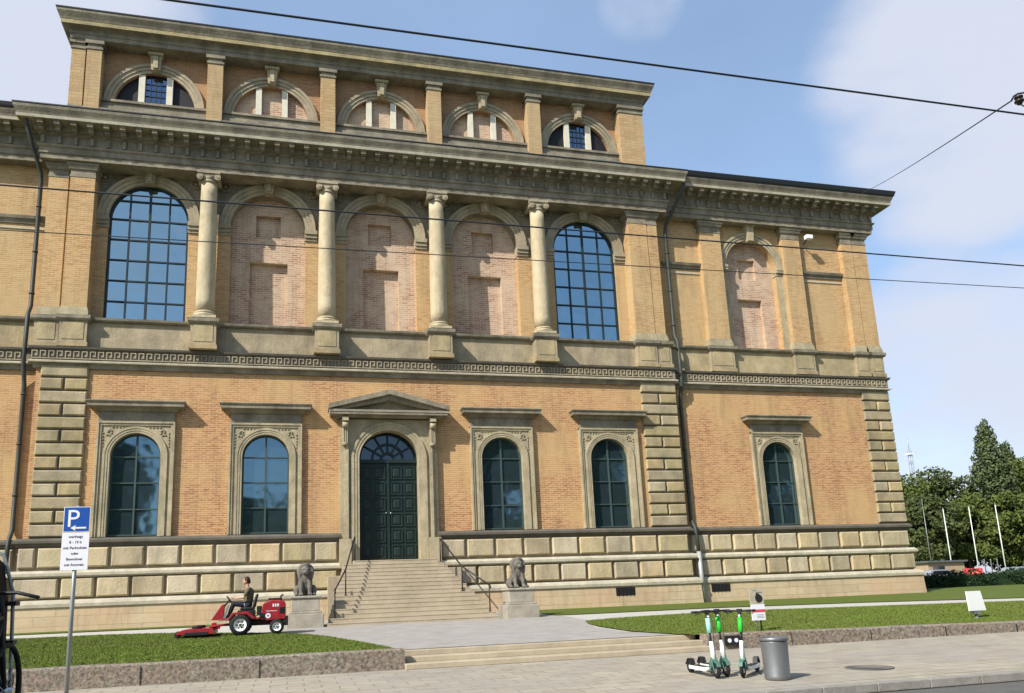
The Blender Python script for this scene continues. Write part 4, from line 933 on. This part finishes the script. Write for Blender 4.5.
# ================================================================== SCOOTERS
def scooter(loc_, rz, top, lab):
    t = tag(empty('kick_scooter', loc_, rz), lab, 'scooter', 'rental scooters parked on the pavement')   # local +x = forward
    mb = MB().mat('white_plastic'); mb.prism([(-.46, .10), (.22, .10), (.30, .14), (.30, .17), (-.46, .16)], -.085, .085); mb.mat('black_plastic'); mb.box(-.40, .2, -.075, .075, .1605, .168); mb.build('deck', t, bevel=.01)
    for x, nm in ((.47, 'wheel'), (-.56, 'wheel')):
        mb = MB().mat('rubber'); mb.lathe([(.055, -.025), (.10, -.03), (.125, -.012), (.125, .012), (.10, .03), (.055, .025)], (x, 0, .125), 22, 'y', cap=False); w = mb.build(nm, t)
        mb = MB().mat('chrome'); mb.lathe([(.002, -.03), (.03, -.03), (.06, -.02), (.06, .02), (.03, .03), (.002, .03)], (x, 0, .125), 16, 'y'); mb.build('rim', w)
    mb = MB().mat('black_plastic'); mb.prism([(-.70, .16), (-.60, .275), (-.48, .27), (-.42, .17), (-.46, .17), (-.5, .245), (-.59, .25), (-.68, .155)], -.04, .04); mb.tube([(-.45, -.045, .14), (-.56, -.045, .125)], .012, 6); mb.tube([(-.45, .045, .14), (-.56, .045, .125)], .012, 6)
    mb.mat('sign_red'); mb.box(-.72, -.70, -.02, .02, .15, .18); mb.build('rear_fender', t)
    mb = MB().mat('fork_green'); mb.prism([(.26, .14), (.34, .12), (.46, .30), (.40, .36), (.30, .24)], -.05, .05); mb.tube([(.40, -.045, .32), (.47, -.045, .125)], .014, 6); mb.tube([(.40, .045, .32), (.47, .045, .125)], .014, 6); mb.prism([(.36, .28), (.44, .30), (.56, .27), (.60, .20), (.58, .19), (.53, .25), (.44, .27)], -.035, .035); mb.build('fork', t, bevel=.005)
    mb = MB().mat('white_plastic'); mb.tube([(.405, 0, .30), (.36, 0, .62)], [.045, .035], 12); mb.mat('black_plastic'); mb.tube([(.36, 0, .62), (.34, 0, .76)], .02, 10); mb.mat(top); mb.tube([(.34, 0, .76), (.305, 0, 1.02)], [.045, .04], 12); mb.mat('black_plastic'); mb.tube([(.305, 0, 1.02), (.29, 0, 1.12)], .03, 10); mb.build('stem', t)
    mb = MB().mat('black_plastic'); mb.tube([(.24, -.26, 1.13), (.285, -.12, 1.135), (.29, 0, 1.13), (.285, .12, 1.135), (.24, .26, 1.13)], .016, 8); mb.tube([(.24, -.27, 1.13), (.265, -.16, 1.13)], .022, 8); mb.tube([(.24, .27, 1.13), (.265, .16, 1.13)], .022, 8)
    mb.tube([(.28, -.12, 1.11), (.31, -.24, 1.08)], .007, 5); mb.tube([(.28, .12, 1.11), (.31, .24, 1.08)], .007, 5); mb.box(.27, .33, -.045, .045, 1.11, 1.165)
    h = mb.build('handlebar', t); mb = MB().mat('sign_white'); mb.lathe([(.02, 0), (.02, .02)], (.325, 0, 1.05), 12, 'x'); mb.build('headlight', t)
    mb = MB().mat('black_plastic'); mb.tube([(.33, .03, 1.1), (.40, .05, .95), (.40, .03, .5), (.43, .03, .34)], .005, 5); mb.build('brake_cable', t)
    mb = MB().mat('black_plastic'); mb.tube([(-.02, .08, .11), (-.06, .19, .0)], .009, 6); mb.build('kickstand', t)
    return t
def sc(fx, fy, rx_, ry_, top, lab):
    d = math.atan2(fy - ry_, fx - rx_); scooter((fx - math.cos(d) * .47, fy - math.sin(d) * .47, pave_z(fy) + .004), d, top, lab)
sc(3.24, -20.1, 3.30, -19.0, 'teal_pale', 'white electric scooter with a pale teal stem wrap, leftmost of the parked three')
sc(3.52, -19.95, 3.62, -18.8, 'lime_green', 'white electric scooter with a bright green stem wrap, middle of the parked three')
sc(3.66, -20.25, 4.48, -19.45, 'lime_green', 'white electric scooter with a green stem wrap, nearest the grey bin')

# bin ----------------------------------------------------------------------
t = tag(empty('litter_bin', (4.02, -20.72, pave_z(-20.72))), 'grey metal cylindrical litter bin standing on the pavement by the scooters', 'bin')
mb = MB().mat('bin_grey'); mb.lathe([(.195, 0), (.205, .02), (.212, .06), (.208, .07), (.222, .62), (.222, .64)], n=36); mb.build('body', t)
mb = MB().mat('bin_grey'); mb.lathe([(.23, .641), (.243, .65), (.243, .69), (.23, .70), (.20, .70), (.19, .66), (.002, .655)], n=36); mb.build('rim', t)
mb = MB().mat('black_plastic'); mb.lathe([(.18, .66), (.002, .661)], n=24); mb.build('opening', t)

# parking sign ----------------------------------------------------------------
def text(s, size, m, parent, loc_, name='lettering', al='CENTER', ext=.002, yrot=None):
    cu = bpy.data.curves.new(name, 'FONT'); cu.body = s; cu.size = size; cu.align_x = al; cu.extrude = ext; cu.resolution_u = 3
    o = bpy.data.objects.new(name, cu); COL.objects.link(o); dg = bpy.context.evaluated_depsgraph_get(); me = bpy.data.meshes.new_from_object(o.evaluated_get(dg)); bpy.data.objects.remove(o)
    me.materials.clear(); me.materials.append(M[m]); r = bpy.data.objects.new(name, me); COL.objects.link(r); r.rotation_euler = (PI / 2, 0, 0); r.location = loc_; r.parent = parent; return r
PSG = tag(empty('parking_sign', (-7.13, -20.0, pave_z(-20) - .01), math.radians(-4)), 'blue and white parking sign on a thin metal post at the pavement edge', 'sign')
mb = MB().mat('galv'); mb.tube([(0, 0, 0), (0, 0, 3.15)], .03, 12); mb.lathe([(.06, 0), (.05, .05)], n=12); mb.build('post', PSG)
mb = MB().mat('sign_white'); mb.box(-.185, .185, -.045, -.035, 2.755, 3.13); mb.mat('sign_blue'); mb.box(-.176, .176, -.048, -.0455, 2.764, 3.121); pl = mb.build('parking_plate', PSG)
text('P', .37, 'sign_white', pl, (-.05, -.050, 2.83)); 
mb = MB().mat('sign_white'); mb.box(-.04, .14, -.052, -.0485, 2.80, 2.825); mb.prism([(-.08, 2.8125), (-.01, 2.855), (-.01, 2.835), (-.04, 2.8125), (-.01, 2.79), (-.01, 2.77)], -.0521, -.0486); mb.build('arrow', pl)
mb = MB().mat('sign_white'); mb.box(-.19, .19, -.045, -.035, 2.19, 2.745); p2 = mb.build('text_plate', PSG)
for k, s in enumerate(('werktags', '8 - 19 h', 'mit Parkschein', 'oder', 'Bewohner', 'mit Ausweis')): text(s, .055, 'text_dark', p2, (0, -.047, 2.665 - k * .083))

# parked van with a bicycle on its rear carrier, cut off by the left edge -------------
VN = tag(empty('parked_van', (-6.17, -27.6, -.136), 0), 'black van with a bicycle carrier, cut off by the left edge of the photo', 'van')   # +x = rear end
mb = MB().mat('car_black'); pr_ = [(-4.6, .4), (-4.6, 1.0), (-3.9, 1.25), (-3.2, 2.1), (-.16, 2.2), (-.07, 2.15), (-.02, 1.85), (0, 1.2), (.03, .75), (.03, .35)]
mb.prism(pr_, -.02, 1.75); mb.build('body', VN, bevel=.05)
mb = MB().mat('car_glass'); mb.prism([(-3.0, 1.3), (-2.75, 1.95), (-.35, 1.98), (-.22, 1.3)], -.035, -.021); mb.build('window', VN)
mb = MB().mat('galv')
mb.tube([(-2.9, 1.72, 2.24), (-.22, 1.72, 2.25), (-.08, 1.72, 2.2), (.01, 1.71, 1.9), (.04, 1.70, 1.25), (.06, 1.70, .7), (.05, 1.70, .45)], .014, 8); mb.tube([(.02, .1, 1.0), (.05, .6, .95), (.05, 1.2, 1.0), (.05, 1.66, 1.1)], .012, 8); mb.mat('black_plastic')
for z in (.6, .9, 1.2, 1.5, 1.8): mb.box(-.02, .05, 1.66, 1.76, z, z + .035)
mb.build('trim', VN)
for x in (-3.7, -1.0):
    mb = MB().mat('rubber'); mb.lathe([(.2, -.11), (.31, -.11), (.335, -.06), (.335, .08), (.2, .1)], (x, .08, .335), 24, 'y', cap=False); w = mb.build('wheel', VN); mb = MB().mat('galv'); mb.lathe([(.21, -.09), (.19, -.06), (.002, -.05)], (x, .08, .335), 18, 'y', cap=False); mb.build('rim', w)
mb = MB().mat('black_plastic'); mb.tube([(.03, .25, .75), (.16, .25, .72), (.17, .25, 1.75)], .016, 8); mb.tube([(.03, .9, .75), (.16, .9, .72), (.17, .9, 1.75)], .016, 8); mb.tube([(.17, .2, 1.3), (.17, .95, 1.3)], .014, 8); mb.tube([(.03, .25, 1.72), (.17, .25, 1.72)], .014, 6); mb.box(.08, .2, .2, .95, .68, .74); mb.build('bicycle_carrier', VN)
BK = tag(empty('bicycle', (-5.95, -26.42, .72), PI), 'dark bicycle hung on the carrier of the black van at the left edge', 'bicycle')
for y in (.0, 1.0):
    mb = MB().mat('rubber'); mb.tube([(.06, y + math.cos(a) * .32, .34 + math.sin(a) * .32) for a in [2 * PI * k / 32 for k in range(33)]], .02, 8, cap=False); w = mb.build('wheel', BK)
    mb = MB().mat('chrome')
    for k in range(16): a = 2 * PI * k / 16; mb.tube([(.06, y, .34), (.06, y + math.cos(a) * .31, .34 + math.sin(a) * .31)], .0025, 4)
    mb.lathe([(.025, .0), (.025, .12)], (0, y, .34), 10, 'x'); mb.build('spokes', w)
mb = MB().mat('black_plastic')
for a, b in (((.0, .34), (.18, .86)), ((.18, .86), (.72, .78)), ((.18, .80), (.5, .30)), ((.5, .30), (.74, .85)), ((.5, .30), (1.0, .34)), ((.72, .78), (1.0, .34))): mb.tube([(.06, a[0], a[1]), (.06, b[0], b[1])], .018, 8)
mb.build('frame', BK)
mb = MB().mat('black_plastic'); mb.tube([(.06, .18, .86), (.07, .16, 1.0)], .016, 8); mb.tube([(-.18, .22, .99), (-.02, .15, 1.03), (.07, .14, 1.03), (.16, .13, 1.04), (.28, .17, 1.0)], .013, 8); mb.tube([(.20, .12, 1.02), (.27, .06, .97)], .006, 5); mb.tube([(.26, .17, 1.0), (.33, .21, .985)], .018, 8); mb.build('handlebar', BK)
mb = MB().mat('black_plastic'); mb.box(.0, .12, .68, .9, .90, .95); mb.tube([(.06, .74, .84), (.06, .77, .92)], .014, 6); mb.build('saddle', BK, bevel=.015)
mb = MB().mat('purple'); mb.ell((.14, .1, .78), (.022, .022, .038)); mb.tube([(.07, .17, .84), (.13, .12, .8)], .014, 6); mb.build('lamp', BK)
mb = MB().mat('black_plastic'); mb.tube([(.06, .5, .30), (.14, .5, .30), (.14, .42, .16), (.22, .42, .16)], .012, 6); mb.box(.16, .26, .38, .46, .15, .175); mb.build('pedal', BK)

# info board behind the scooters -----------------------------------------------
t = tag(empty('notice_board', (7.6, -14.75, ground_z(-14.75, 7.6))), 'small white notice board with a red stripe on two posts behind the scooters', 'notice board')
for x, m_ in ((-.05, 'galv'), (.07, 'iron')): mb = MB().mat(m_); mb.tube([(x, .03, 0), (x, .03, .5)], .022, 8); mb.build('post', t)
mb = MB().mat('sign_white'); mb.box(-.19, .19, -.02, .01, .30, .70); mb.mat('sign_red'); mb.box(-.192, .192, -.023, -.0205, .50, .57); mb.mat('text_dark'); 
for k in range(3): mb.box(-.05, .15, -.0225, -.0205, .36 + k * .035, .37 + k * .035)
mb.build('board', t)
mb = MB().mat('stone_light'); mb.box(-.20, .19, -.015, .015, .705, 1.10); mb.mat('text_dark'); mb.box(-.02, .16, -.018, -.0155, .98, .995); mb.box(-.1, .0, -.018, -.0155, 1.04, 1.05); mb.mat('black_plastic')
mb.lathe([(.10, -.022), (.10, -.0155)], (.05, 0, .84), 18, 'y'); mb.prism([(-.06, .86), (.0, 1.0), (.08, .94), (.14, .86), (.02, .73)], -.021, -.0155); mb.build('picture_panel', t)

# white panel on the right lawn ---------------------------------------------------
t = tag(empty('lawn_sign', (15.55, -13.6, ground_z(-13.6, 15.55)), math.radians(8)), 'blank white board on a short stand standing on the right lawn', 'sign')
mb = MB().mat('white_paint'); mb.add([(-.35, -.03, .24), (.35, -.03, .24), (.30, .03, .80), (-.30, .03, .80), (-.35, 0, .24), (.35, 0, .24), (.30, .06, .80), (-.30, .06, .80)], [(0, 1, 2, 3), (4, 7, 6, 5), (0, 4, 5, 1), (1, 5, 6, 2), (2, 6, 7, 3), (3, 7, 4, 0)]); mb.build('board', t)
mb = MB().mat('galv'); mb.box(-.12, .12, -.02, .12, .15, .25); mb.lathe([(.13, 0), (.12, .04), (.04, .05), (.04, .16)], (0, .05, 0), 14); mb.build('stand', t)

# manhole -----------------------------------------------------------------
mb = MB().mat('manhole'); mb.lathe([(.42, 0), (.42, .008), (.36, .008), (.36, .004), (.002, .004)], (6.35, -20.1, pave_z(-20.1) + .006), 30); o = mb.build('manhole_cover'); tag(o, 'dark round manhole cover set in the pavement right of the bin', 'manhole cover')

# ================================================================== WIRES
def wire(pts, r, lab, nm='tram_wire', sag=.0):
    P = []; n = 24
    a, b = Vector(pts[0]), Vector(pts[1])
    for k in range(n + 1):
        u = k / n; p = a.lerp(b, u); p.z -= sag * 4 * u * (1 - u); P.append(p)
    o = MB().mat('gutter').tube(P, r, 6).build(nm); tag(o, lab, 'wire', 'overhead tram wires'); return o
wire([(-30, -27, 6.40), (34, -27, 6.68)], .0105, 'thickest black overhead wire crossing the sky above the attic roof', sag=.06)
wire([(-34, -25, 5.72), (40, -25, 5.77)], .009, 'dark overhead wire crossing in front of the tall columns and capitals')
wire([(-34, -25, 4.92), (40, -25, 5.85)], .005, 'thinnest lower overhead wire crossing in front of the upper windows')
IX, IY, IZ = (4.83, -26, 7.5)
wire([(25.6, -.4, 22.0), (IX - .02, IY + .02, IZ)], .010, 'thin slanting span wire from the roof corner up to the insulator', sag=.1)
mb = MB().mat('insulator'); mb.lathe([(.002, 0), (.03, 0), (.03, .025), (.055, .03), (.055, .05), (.03, .055), (.03, .08), (.05, .085), (.05, .105), (.012, .12)], (IX + .08, IY, IZ - .05), 14)
mb.tube([(IX - .02, IY + .02, IZ), (IX, IY, IZ + .05), (IX + .08, IY, IZ + .1), (IX + .2, IY - .1, IZ + .08), (IX + .5, IY - .5, IZ - .1)], .012, 6); mb.tube([(IX + .08, IY, IZ - .05), (IX + .08, IY - .9, IZ - 1.2)], .008, 6)
o = mb.build('wire_insulator'); tag(o, 'black ribbed insulator on the overhead wire at the right edge', 'insulator')

# ================================================================== TREES
def leaves(n, clumps, size, lo=None):
    """n leaf quads spread through overlapping clumps: clumps = [(centre, radii)]"""
    wts = np.array([c[1][0] * c[1][1] * c[1][2] for c in clumps]) ** .8; wts /= wts.sum()
    idx = rng.choice(len(clumps), n, p=wts); C_ = np.array([c[0] for c in clumps])[idx]; R_ = np.array([c[1] for c in clumps])[idx]
    d = rng.normal(size=(n, 3)); d /= np.linalg.norm(d, axis=1)[:, None]; rad = rng.uniform(0.45, 1.05, n)[:, None] ** .6
    c = C_ + d * R_ * rad; a = rng.normal(size=(n, 3)) + d * .8; a /= np.linalg.norm(a, axis=1)[:, None]
    u = np.cross(a, rng.normal(size=(n, 3))); u /= np.linalg.norm(u, axis=1)[:, None]; w = np.cross(a, u); s = rng.uniform(.6, 1.3, n)[:, None] * size
    v = np.stack([c - u * s, c + w * s * .6, c + u * s, c - w * s * .6], 1); return v
def leafmesh(name, v, m, parent=None):
    n = len(v); me = bpy.data.meshes.new(name); me.vertices.add(4 * n); me.vertices.foreach_set('co', v.ravel()); me.loops.add(4 * n); me.loops.foreach_set('vertex_index', np.arange(4 * n, dtype=np.int32)); me.polygons.add(n); me.polygons.foreach_set('loop_start', np.arange(0, 4 * n, 4, dtype=np.int32)); me.polygons.foreach_set('loop_total', np.full(n, 4, dtype=np.int32)); me.update(); me.validate()
    me.materials.append(M[m]); o = bpy.data.objects.new(name, me); COL.objects.link(o)
    if parent: o.parent = parent
    return o
def tree(x, y, h, w, m, lab, n=9000, size=.32, poplar=False, base=.98, group='trees beyond the hedge'):
    t = tag(empty('poplar_tree' if poplar else 'broadleaf_tree', (x, y, base)), lab, 'tree', group)
    mb = MB().mat('bark'); mb.tube([(0, 0, 0), (.1, 0, h * .25), (.0, .1, h * .55), (0, 0, h * .8)], [h * .028, h * .02, h * .012, .04], 10)
    for k in range(0 if poplar else 7):
        a = k * 2.4; z = h * (.25 + .07 * k); mb.tube([(0, 0, z), (math.cos(a) * w * .25, math.sin(a) * w * .25, z + h * .12), (math.cos(a) * w * .42, math.sin(a) * w * .42, z + h * .2)], [h * .01, h * .006, .03], 7)
    mb.build('trunk', t); cl = []
    if poplar:
        for k in range(64):
            u = (k + .5) / 64; r = w / 2 * min(1, (1 - u) * 2.0 + .12) ** .8 * min(1, .6 + u * 1.6); z = h * (.08 + .91 * u); a = k * 2.4
            cl.append(((math.cos(a) * r * .5, math.sin(a) * r * .5, z), (r * .5 + .25, r * .5 + .25, h * .05)))
    else:
        for k in range(38):
            u = rng.uniform(0, 1); a = rng.uniform(0, 6.28); z = h * (.22 + .70 * u); r = w / 2 * math.sqrt(max(1 - ((u - .38) / .66) ** 2, .05)); q = rng.uniform(.35, .95)
            s = rng.uniform(.13, .24) * w; cl.append(((math.cos(a) * r * q, math.sin(a) * r * q, z), (s, s, s * .75)))
    leafmesh('crown', leaves(n, cl, size), m, t); return t
TR = [(75, 62, 13.2, 10, 'leaf_dark', 'dark green broadleaf tree nearest the corner of the museum'),
      (84, 66, 16, 13, 'leaf_mid', 'rounded green tree between the mast and the poplars'),
      (80, 57, 11.5, 9, 'leaf_dark', 'lower dark tree behind the leftmost white flagpole'),
      (88, 58, 12, 9, 'leaf_mid', 'green tree behind the second white flagpole'),
      (95, 68, 17, 13, 'leaf_dark', 'dark broad tree below the tall poplar'),
      (93, 54, 12.0, 8, 'leaf_mid', 'bright green tree behind the rightmost white flagpole'),
      (105, 64, 18, 13, 'leaf_mid', 'tall broad green tree at the right edge of the photo'),
      (101, 55, 10.5, 8, 'leaf_dark', 'lower dark green tree at the right edge of the photo')]
for x, y, h, w, m_, l_ in TR: tree(x, y, h, w, m_, l_, 15000, .27)
tree(98.8, 62, 23.5, 6.6, 'leaf_poplar', 'tall slender grey-green poplar rising above the other trees', 18000, .24, True)
tree(103.4, 63, 20.5, 4.4, 'leaf_poplar', 'shorter poplar standing close to the right of the tallest one', 11000, .24, True)
# trees across the street, behind the photographer: they stand in the reflections of the windows
for k, (x, y, h, w, l_) in enumerate([(-23, -52, 19, 12, 'tall street tree reflected in the leftmost ground floor window'), (-7, -66, 13.0, 17, 'low street tree reflected in the second ground floor window'),
      (19, -52, 28, 16, 'big street tree reflected in the window right of the door'), (32, -52, 28, 16, 'big street tree reflected in the fourth ground floor window'), (54, -54, 27, 18, 'big street tree reflected in the far right window'), (3, -66, 17, 14, 'street tree reflected in the door fanlight')]):
    tree(x, y, h, w, 'leaf_street', l_, 19000, .55, base=-.14, group='street trees across the road')

# hedge -------------------------------------------------------------------
cl = [((rng.uniform(26.8, 75), 6 + rng.uniform(-.35, .35), 1.0 + rng.uniform(.15, .78)), (.55, .4, .3)) for _ in range(260)]
o = leafmesh('hedge', leaves(26000, cl, .085), 'leaf_hedge'); 
mb = MB().mat('leaf_hedge'); mb.box(27.2, 75, 5.8, 6.2, .98, 1.72); q = mb.build('hedge_core', o); o.name = 'hedge'; q.name = 'stems'; tag(o, 'long dark clipped hedge running off to the right behind the lawn', 'hedge')
# flagpoles ---------------------------------------------------------------
for k, (x, y, h, l_) in enumerate([(73.2, 49, 10.2, 'thin grey pole nearest the museum corner'), (76.2, 49, 9.1, 'white flagpole before dark trees, left of the middle one'), (80.2, 49, 9.3, 'white flagpole in the middle of the row'), (84.4, 49, 9.6, 'white flagpole closest to the right edge')]):
    t = tag(empty('flagpole', (x, y, .98)), l_, 'flagpole', 'white flagpoles before the trees'); mb = MB().mat('white_paint' if k else 'galv'); mb.tube([(0, 0, 0), (0, 0, h)], [.08, .04] if k else [.05, .03], 10); mb.build('pole', t); mb = MB().mat('galv'); mb.ell((0, 0, h + .06), (.09, .09, .09), 10, 8); mb.build('finial', t)
# cars ------------------------------------------------------------------------
def car(x, y, rz, paint, lab, van=False):
    t = tag(empty('parked_car', (x, y, .98), rz), lab, 'car', 'cars parked beyond the hedge')
    L_, Hh = (4.9, 2.1) if van else (4.3, 1.45)
    pr_ = [(-L_ / 2, .3), (-L_ / 2, .95), (-L_ / 2 + .25, Hh - .1), (-L_ / 2 + .6, Hh), (L_ * .12, Hh), (L_ * .28, 1.0), (L_ / 2 - .1, .85), (L_ / 2, .6), (L_ / 2, .3)]
    mb = MB().mat(paint); mb.prism(pr_, -.87, .87); mb.build('body', t, bevel=.07)
    mb = MB().mat('car_glass')
    for s in (-1, 1): mb.prism([(-L_ / 2 + .45, 1.0), (-L_ / 2 + .6, Hh - .12), (L_ * .10, Hh - .12), (L_ * .23, 1.0)], s * .872, s * .885)
    mb.prism([(L_ * .135, Hh - .1), (L_ * .265, 1.05), (L_ * .275, 1.06), (L_ * .145, Hh - .09)], -.72, .72); mb.build('window', t)
    for sx_ in (-1, 1):
        for sy in (-1, 1):
            mb = MB().mat('rubber'); mb.lathe([(.02, -.1), (.31, -.1), (.33, 0), (.31, .1), (.02, .1)], (sx_ * L_ * .31, sy * .8, .33), 18, 'y'); mb.mat('chrome'); mb.lathe([(.002, sy * .105), (.2, sy * .105), (.2, sy * .101)], (sx_ * L_ * .31, sy * .8, .33), 14, 'y'); mb.build('wheel', t)
    return t
car(66.0, 36, .8, 'car_red', 'red car parked beyond the hedge'); car(74.6, 38, .1, 'car_silver', 'silver car parked beyond the hedge right of the red one'); car(63.5, 38, .1, 'car_silver', 'silver car parked beyond the hedge near the museum corner'); car(79.5, 38, .1, 'car_white', 'white van parked beyond the hedge near the right edge', True)
# low tan kiosk
t = tag(empty('kiosk', (72, 47, .98)), 'low tan flat-roofed kiosk beyond the hedge by the museum corner', 'kiosk'); mb = MB().mat('render_tan'); mb.box(-2.6, 2.6, -1.5, 1.5, 0, 2.4); mb.build('wall', t); mb = MB().mat('roof_metal'); mb.box(-2.9, 2.9, -1.8, 1.8, 2.401, 2.6); mb.build('roof', t); mb = MB().mat('car_glass'); mb.box(-2.0, -.3, -1.53, -1.5, .9, 2.0); mb.build('window', t)
# bollards / white posts
for k, (x, y) in enumerate([(64.6, 33), (65.4, 33), (66.2, 33), (71.2, 33), (73.8, 33), (77.5, 33), (80.5, 33), (81.5, 33)]):
    mb = MB().mat('galv'); mb.lathe([(.05, 0), (.05, 2.2), (.05, 2.26), (.002, 2.28)], n=10); o = mb.build('white_post'); o.location = (x, y, .98); tag(o, 'slender white post standing before the parked cars', 'post', 'white posts along the car park')
# mast
t = tag(empty('lattice_mast', (88.3, 66, .98)), 'faint pale lattice mast rising beside the museum corner', 'mast'); mb = MB().mat('car_silver')
for sx_ in (-1, 1):
    for sy in (-1, 1): mb.tube([(sx_ * .55, sy * .55, 0), (sx_ * .18, sy * .18, 20)], .05, 6)
for k in range(16):
    z = k * 1.25; w0 = .55 - .37 * z / 20; w1 = .55 - .37 * (z + 1.25) / 20; s_ = 1 if k % 2 else -1
    for sy in (-1, 1): mb.tube([(-w0 * s_, sy * w0, z), (w1 * s_, sy * w1, z + 1.25)], .025, 5); mb.tube([(sy * w0, -w0 * s_, z), (sy * w1, w1 * s_, z + 1.25)], .025, 5)
mb.tube([(0, 0, 20), (0, 0, 22)], .04, 6); mb.build('lattice', t)
mb = MB().mat('car_white'); mb.box(-.4, .4, -.4, .4, 19.2, 19.5); mb.build('platform', t)

# ================================================================== SKY, SUN, CAMERA
tosun = Vector((-1.55, -1.0, 1.6)).normalized(); el_ = math.asin(tosun.z); az = math.atan2(tosun.x, tosun.y)
w = bpy.data.worlds.new('World'); SC.world = w; w.use_nodes = True; N = w.node_tree.nodes; L = w.node_tree.links
bg = N['Background']; sky = N.new('ShaderNodeTexSky'); sky.sky_type = 'NISHITA'; sky.sun_disc = False; sky.sun_elevation = el_; sky.sun_rotation = az
sky.air_density = 1.0; sky.dust_density = 1.2; sky.ozone_density = 1.0; sky.altitude = 500
tc = N.new('ShaderNodeTexCoord')
def cloud(scale, lo, hi, seed):
    mp = N.new('ShaderNodeMapping'); mp.inputs['Scale'].default_value = (1, 1, 2.2); mp.inputs['Location'].default_value = (seed, seed * .7, 0); L.new(tc.outputs['Generated'], mp.inputs['Vector'])
    n = N.new('ShaderNodeTexNoise'); n.inputs['Scale'].default_value = scale; n.inputs['Detail'].default_value = 9; n.inputs['Roughness'].default_value = .52; L.new(mp.outputs[0], n.inputs['Vector']); return n.outputs['Fac']
def m2(op, a, b, clamp=False):
    n = N.new('ShaderNodeMath'); n.operation = op; n.use_clamp = clamp
    for i, v in enumerate((a, b)):
        if isinstance(v, (int, float)): n.inputs[i].default_value = v
        else: L.new(v, n.inputs[i])
    return n.outputs[0]
def ray(u, v):
    R = RM; d = Vector(((u - 512 - CX0) / FP, 1, -(v - CYP) / FP)); return (R.transposed() @ d).normalized()
RM = Matrix(((0.97002534, -0.23993346, -0.03850694), (0.2427189, 0.94897509, 0.20133011), (-0.0117637, -0.20464167, 0.97876627))); FP = 782.63; CX0 = -26.62; CYP = 434.53
no = cloud(3.2, 0, 0, 1.3); total = None
# cloud banks by compass direction and height: (direction, angular size, weight)
for (u, v, rad, wt) in ((-40, 20, .34, .55), (1010, 50, .25, .52), (640, -5, .08, .42), (980, 330, .16, .28), (960, 480, .28, .52), (120, -40, .16, .25), (146, 250, -.30, .27), (590, 270, -.25, .24)):
    d = ray(u, v)
    if rad < 0: d = Vector((d.x, -d.y, d.z)); rad = -rad      # unseen bank added on the street side to mottle the upper windows' reflections
    dp = N.new('ShaderNodeVectorMath'); dp.operation = 'DOT_PRODUCT'; L.new(tc.outputs['Generated'], dp.inputs[0]); dp.inputs[1].default_value = d
    c0 = math.cos(rad); mr = N.new('ShaderNodeMapRange'); mr.interpolation_type = 'SMOOTHSTEP'; mr.inputs[1].default_value = c0; mr.inputs[2].default_value = 1 - (1 - c0) * .15; mr.inputs[4].default_value = wt; L.new(dp.outputs['Value'], mr.inputs[0])
    total = mr.outputs[0] if total is None else m2('MAXIMUM', total, mr.outputs[0])
fac = N.new('ShaderNodeMapRange'); fac.interpolation_type = 'SMOOTHSTEP'; fac.inputs[1].default_value = .66; fac.inputs[2].default_value = 1.04; fac.inputs[4].default_value = .92; L.new(m2('ADD', total, no), fac.inputs[0])
veil = N.new('ShaderNodeMapRange'); veil.inputs[1].default_value = .35; veil.inputs[2].default_value = .7; veil.inputs[3].default_value = .16; veil.inputs[4].default_value = .26; L.new(cloud(1.6, 0, 0, 4.1), veil.inputs[0])
f2 = fac.outputs[0]
mx = N.new('ShaderNodeMix'); mx.data_type = 'RGBA'; L.new(f2, mx.inputs[0]); hz = N.new('ShaderNodeMix'); hz.data_type = 'RGBA'; L.new(veil.outputs[0], hz.inputs[0]); L.new(sky.outputs[0], hz.inputs[6]); hz.inputs[7].default_value = (4.9, 6.9, 9.9, 1); L.new(hz.outputs[2], mx.inputs[6]); mx.inputs[7].default_value = (4.1, 4.35, 5.1, 1)
L.new(mx.outputs[2], bg.inputs['Color']); bg.inputs['Strength'].default_value = .1
sd = bpy.data.lights.new('sun', 'SUN'); sd.energy = 4.0; sd.angle = math.radians(.5); sd.color = (1, .955, .87); so = bpy.data.objects.new('sun', sd); COL.objects.link(so); so.rotation_euler = (-tosun).to_track_quat('-Z', 'Y').to_euler(); so.location = (-40, -30, 40)
cam = bpy.data.cameras.new('camera'); co = bpy.data.objects.new('camera', cam); COL.objects.link(co); SC.camera = co
r0, r1, r2 = RM[0], RM[1], RM[2]
co.matrix_world = Matrix(((r0[0], r2[0], -r1[0], -4.045), (r0[1], r2[1], -r1[1], -32.95), (r0[2], r2[2], -r1[2], 1.60), (0, 0, 0, 1)))
cam.sensor_width = 36; cam.lens = FP / 1024 * 36; cam.shift_x = -CX0 / 1024; cam.shift_y = (CYP - 346.5) / 1024; cam.clip_end = 4000; cam.clip_start = .1
SC.view_settings.view_transform = 'Standard'; SC.view_settings.look = 'None'; SC.view_settings.gamma = 1; SC.view_settings.exposure = .82; SC.view_settings.use_curve_mapping = False
SC.cycles.max_bounces = 6
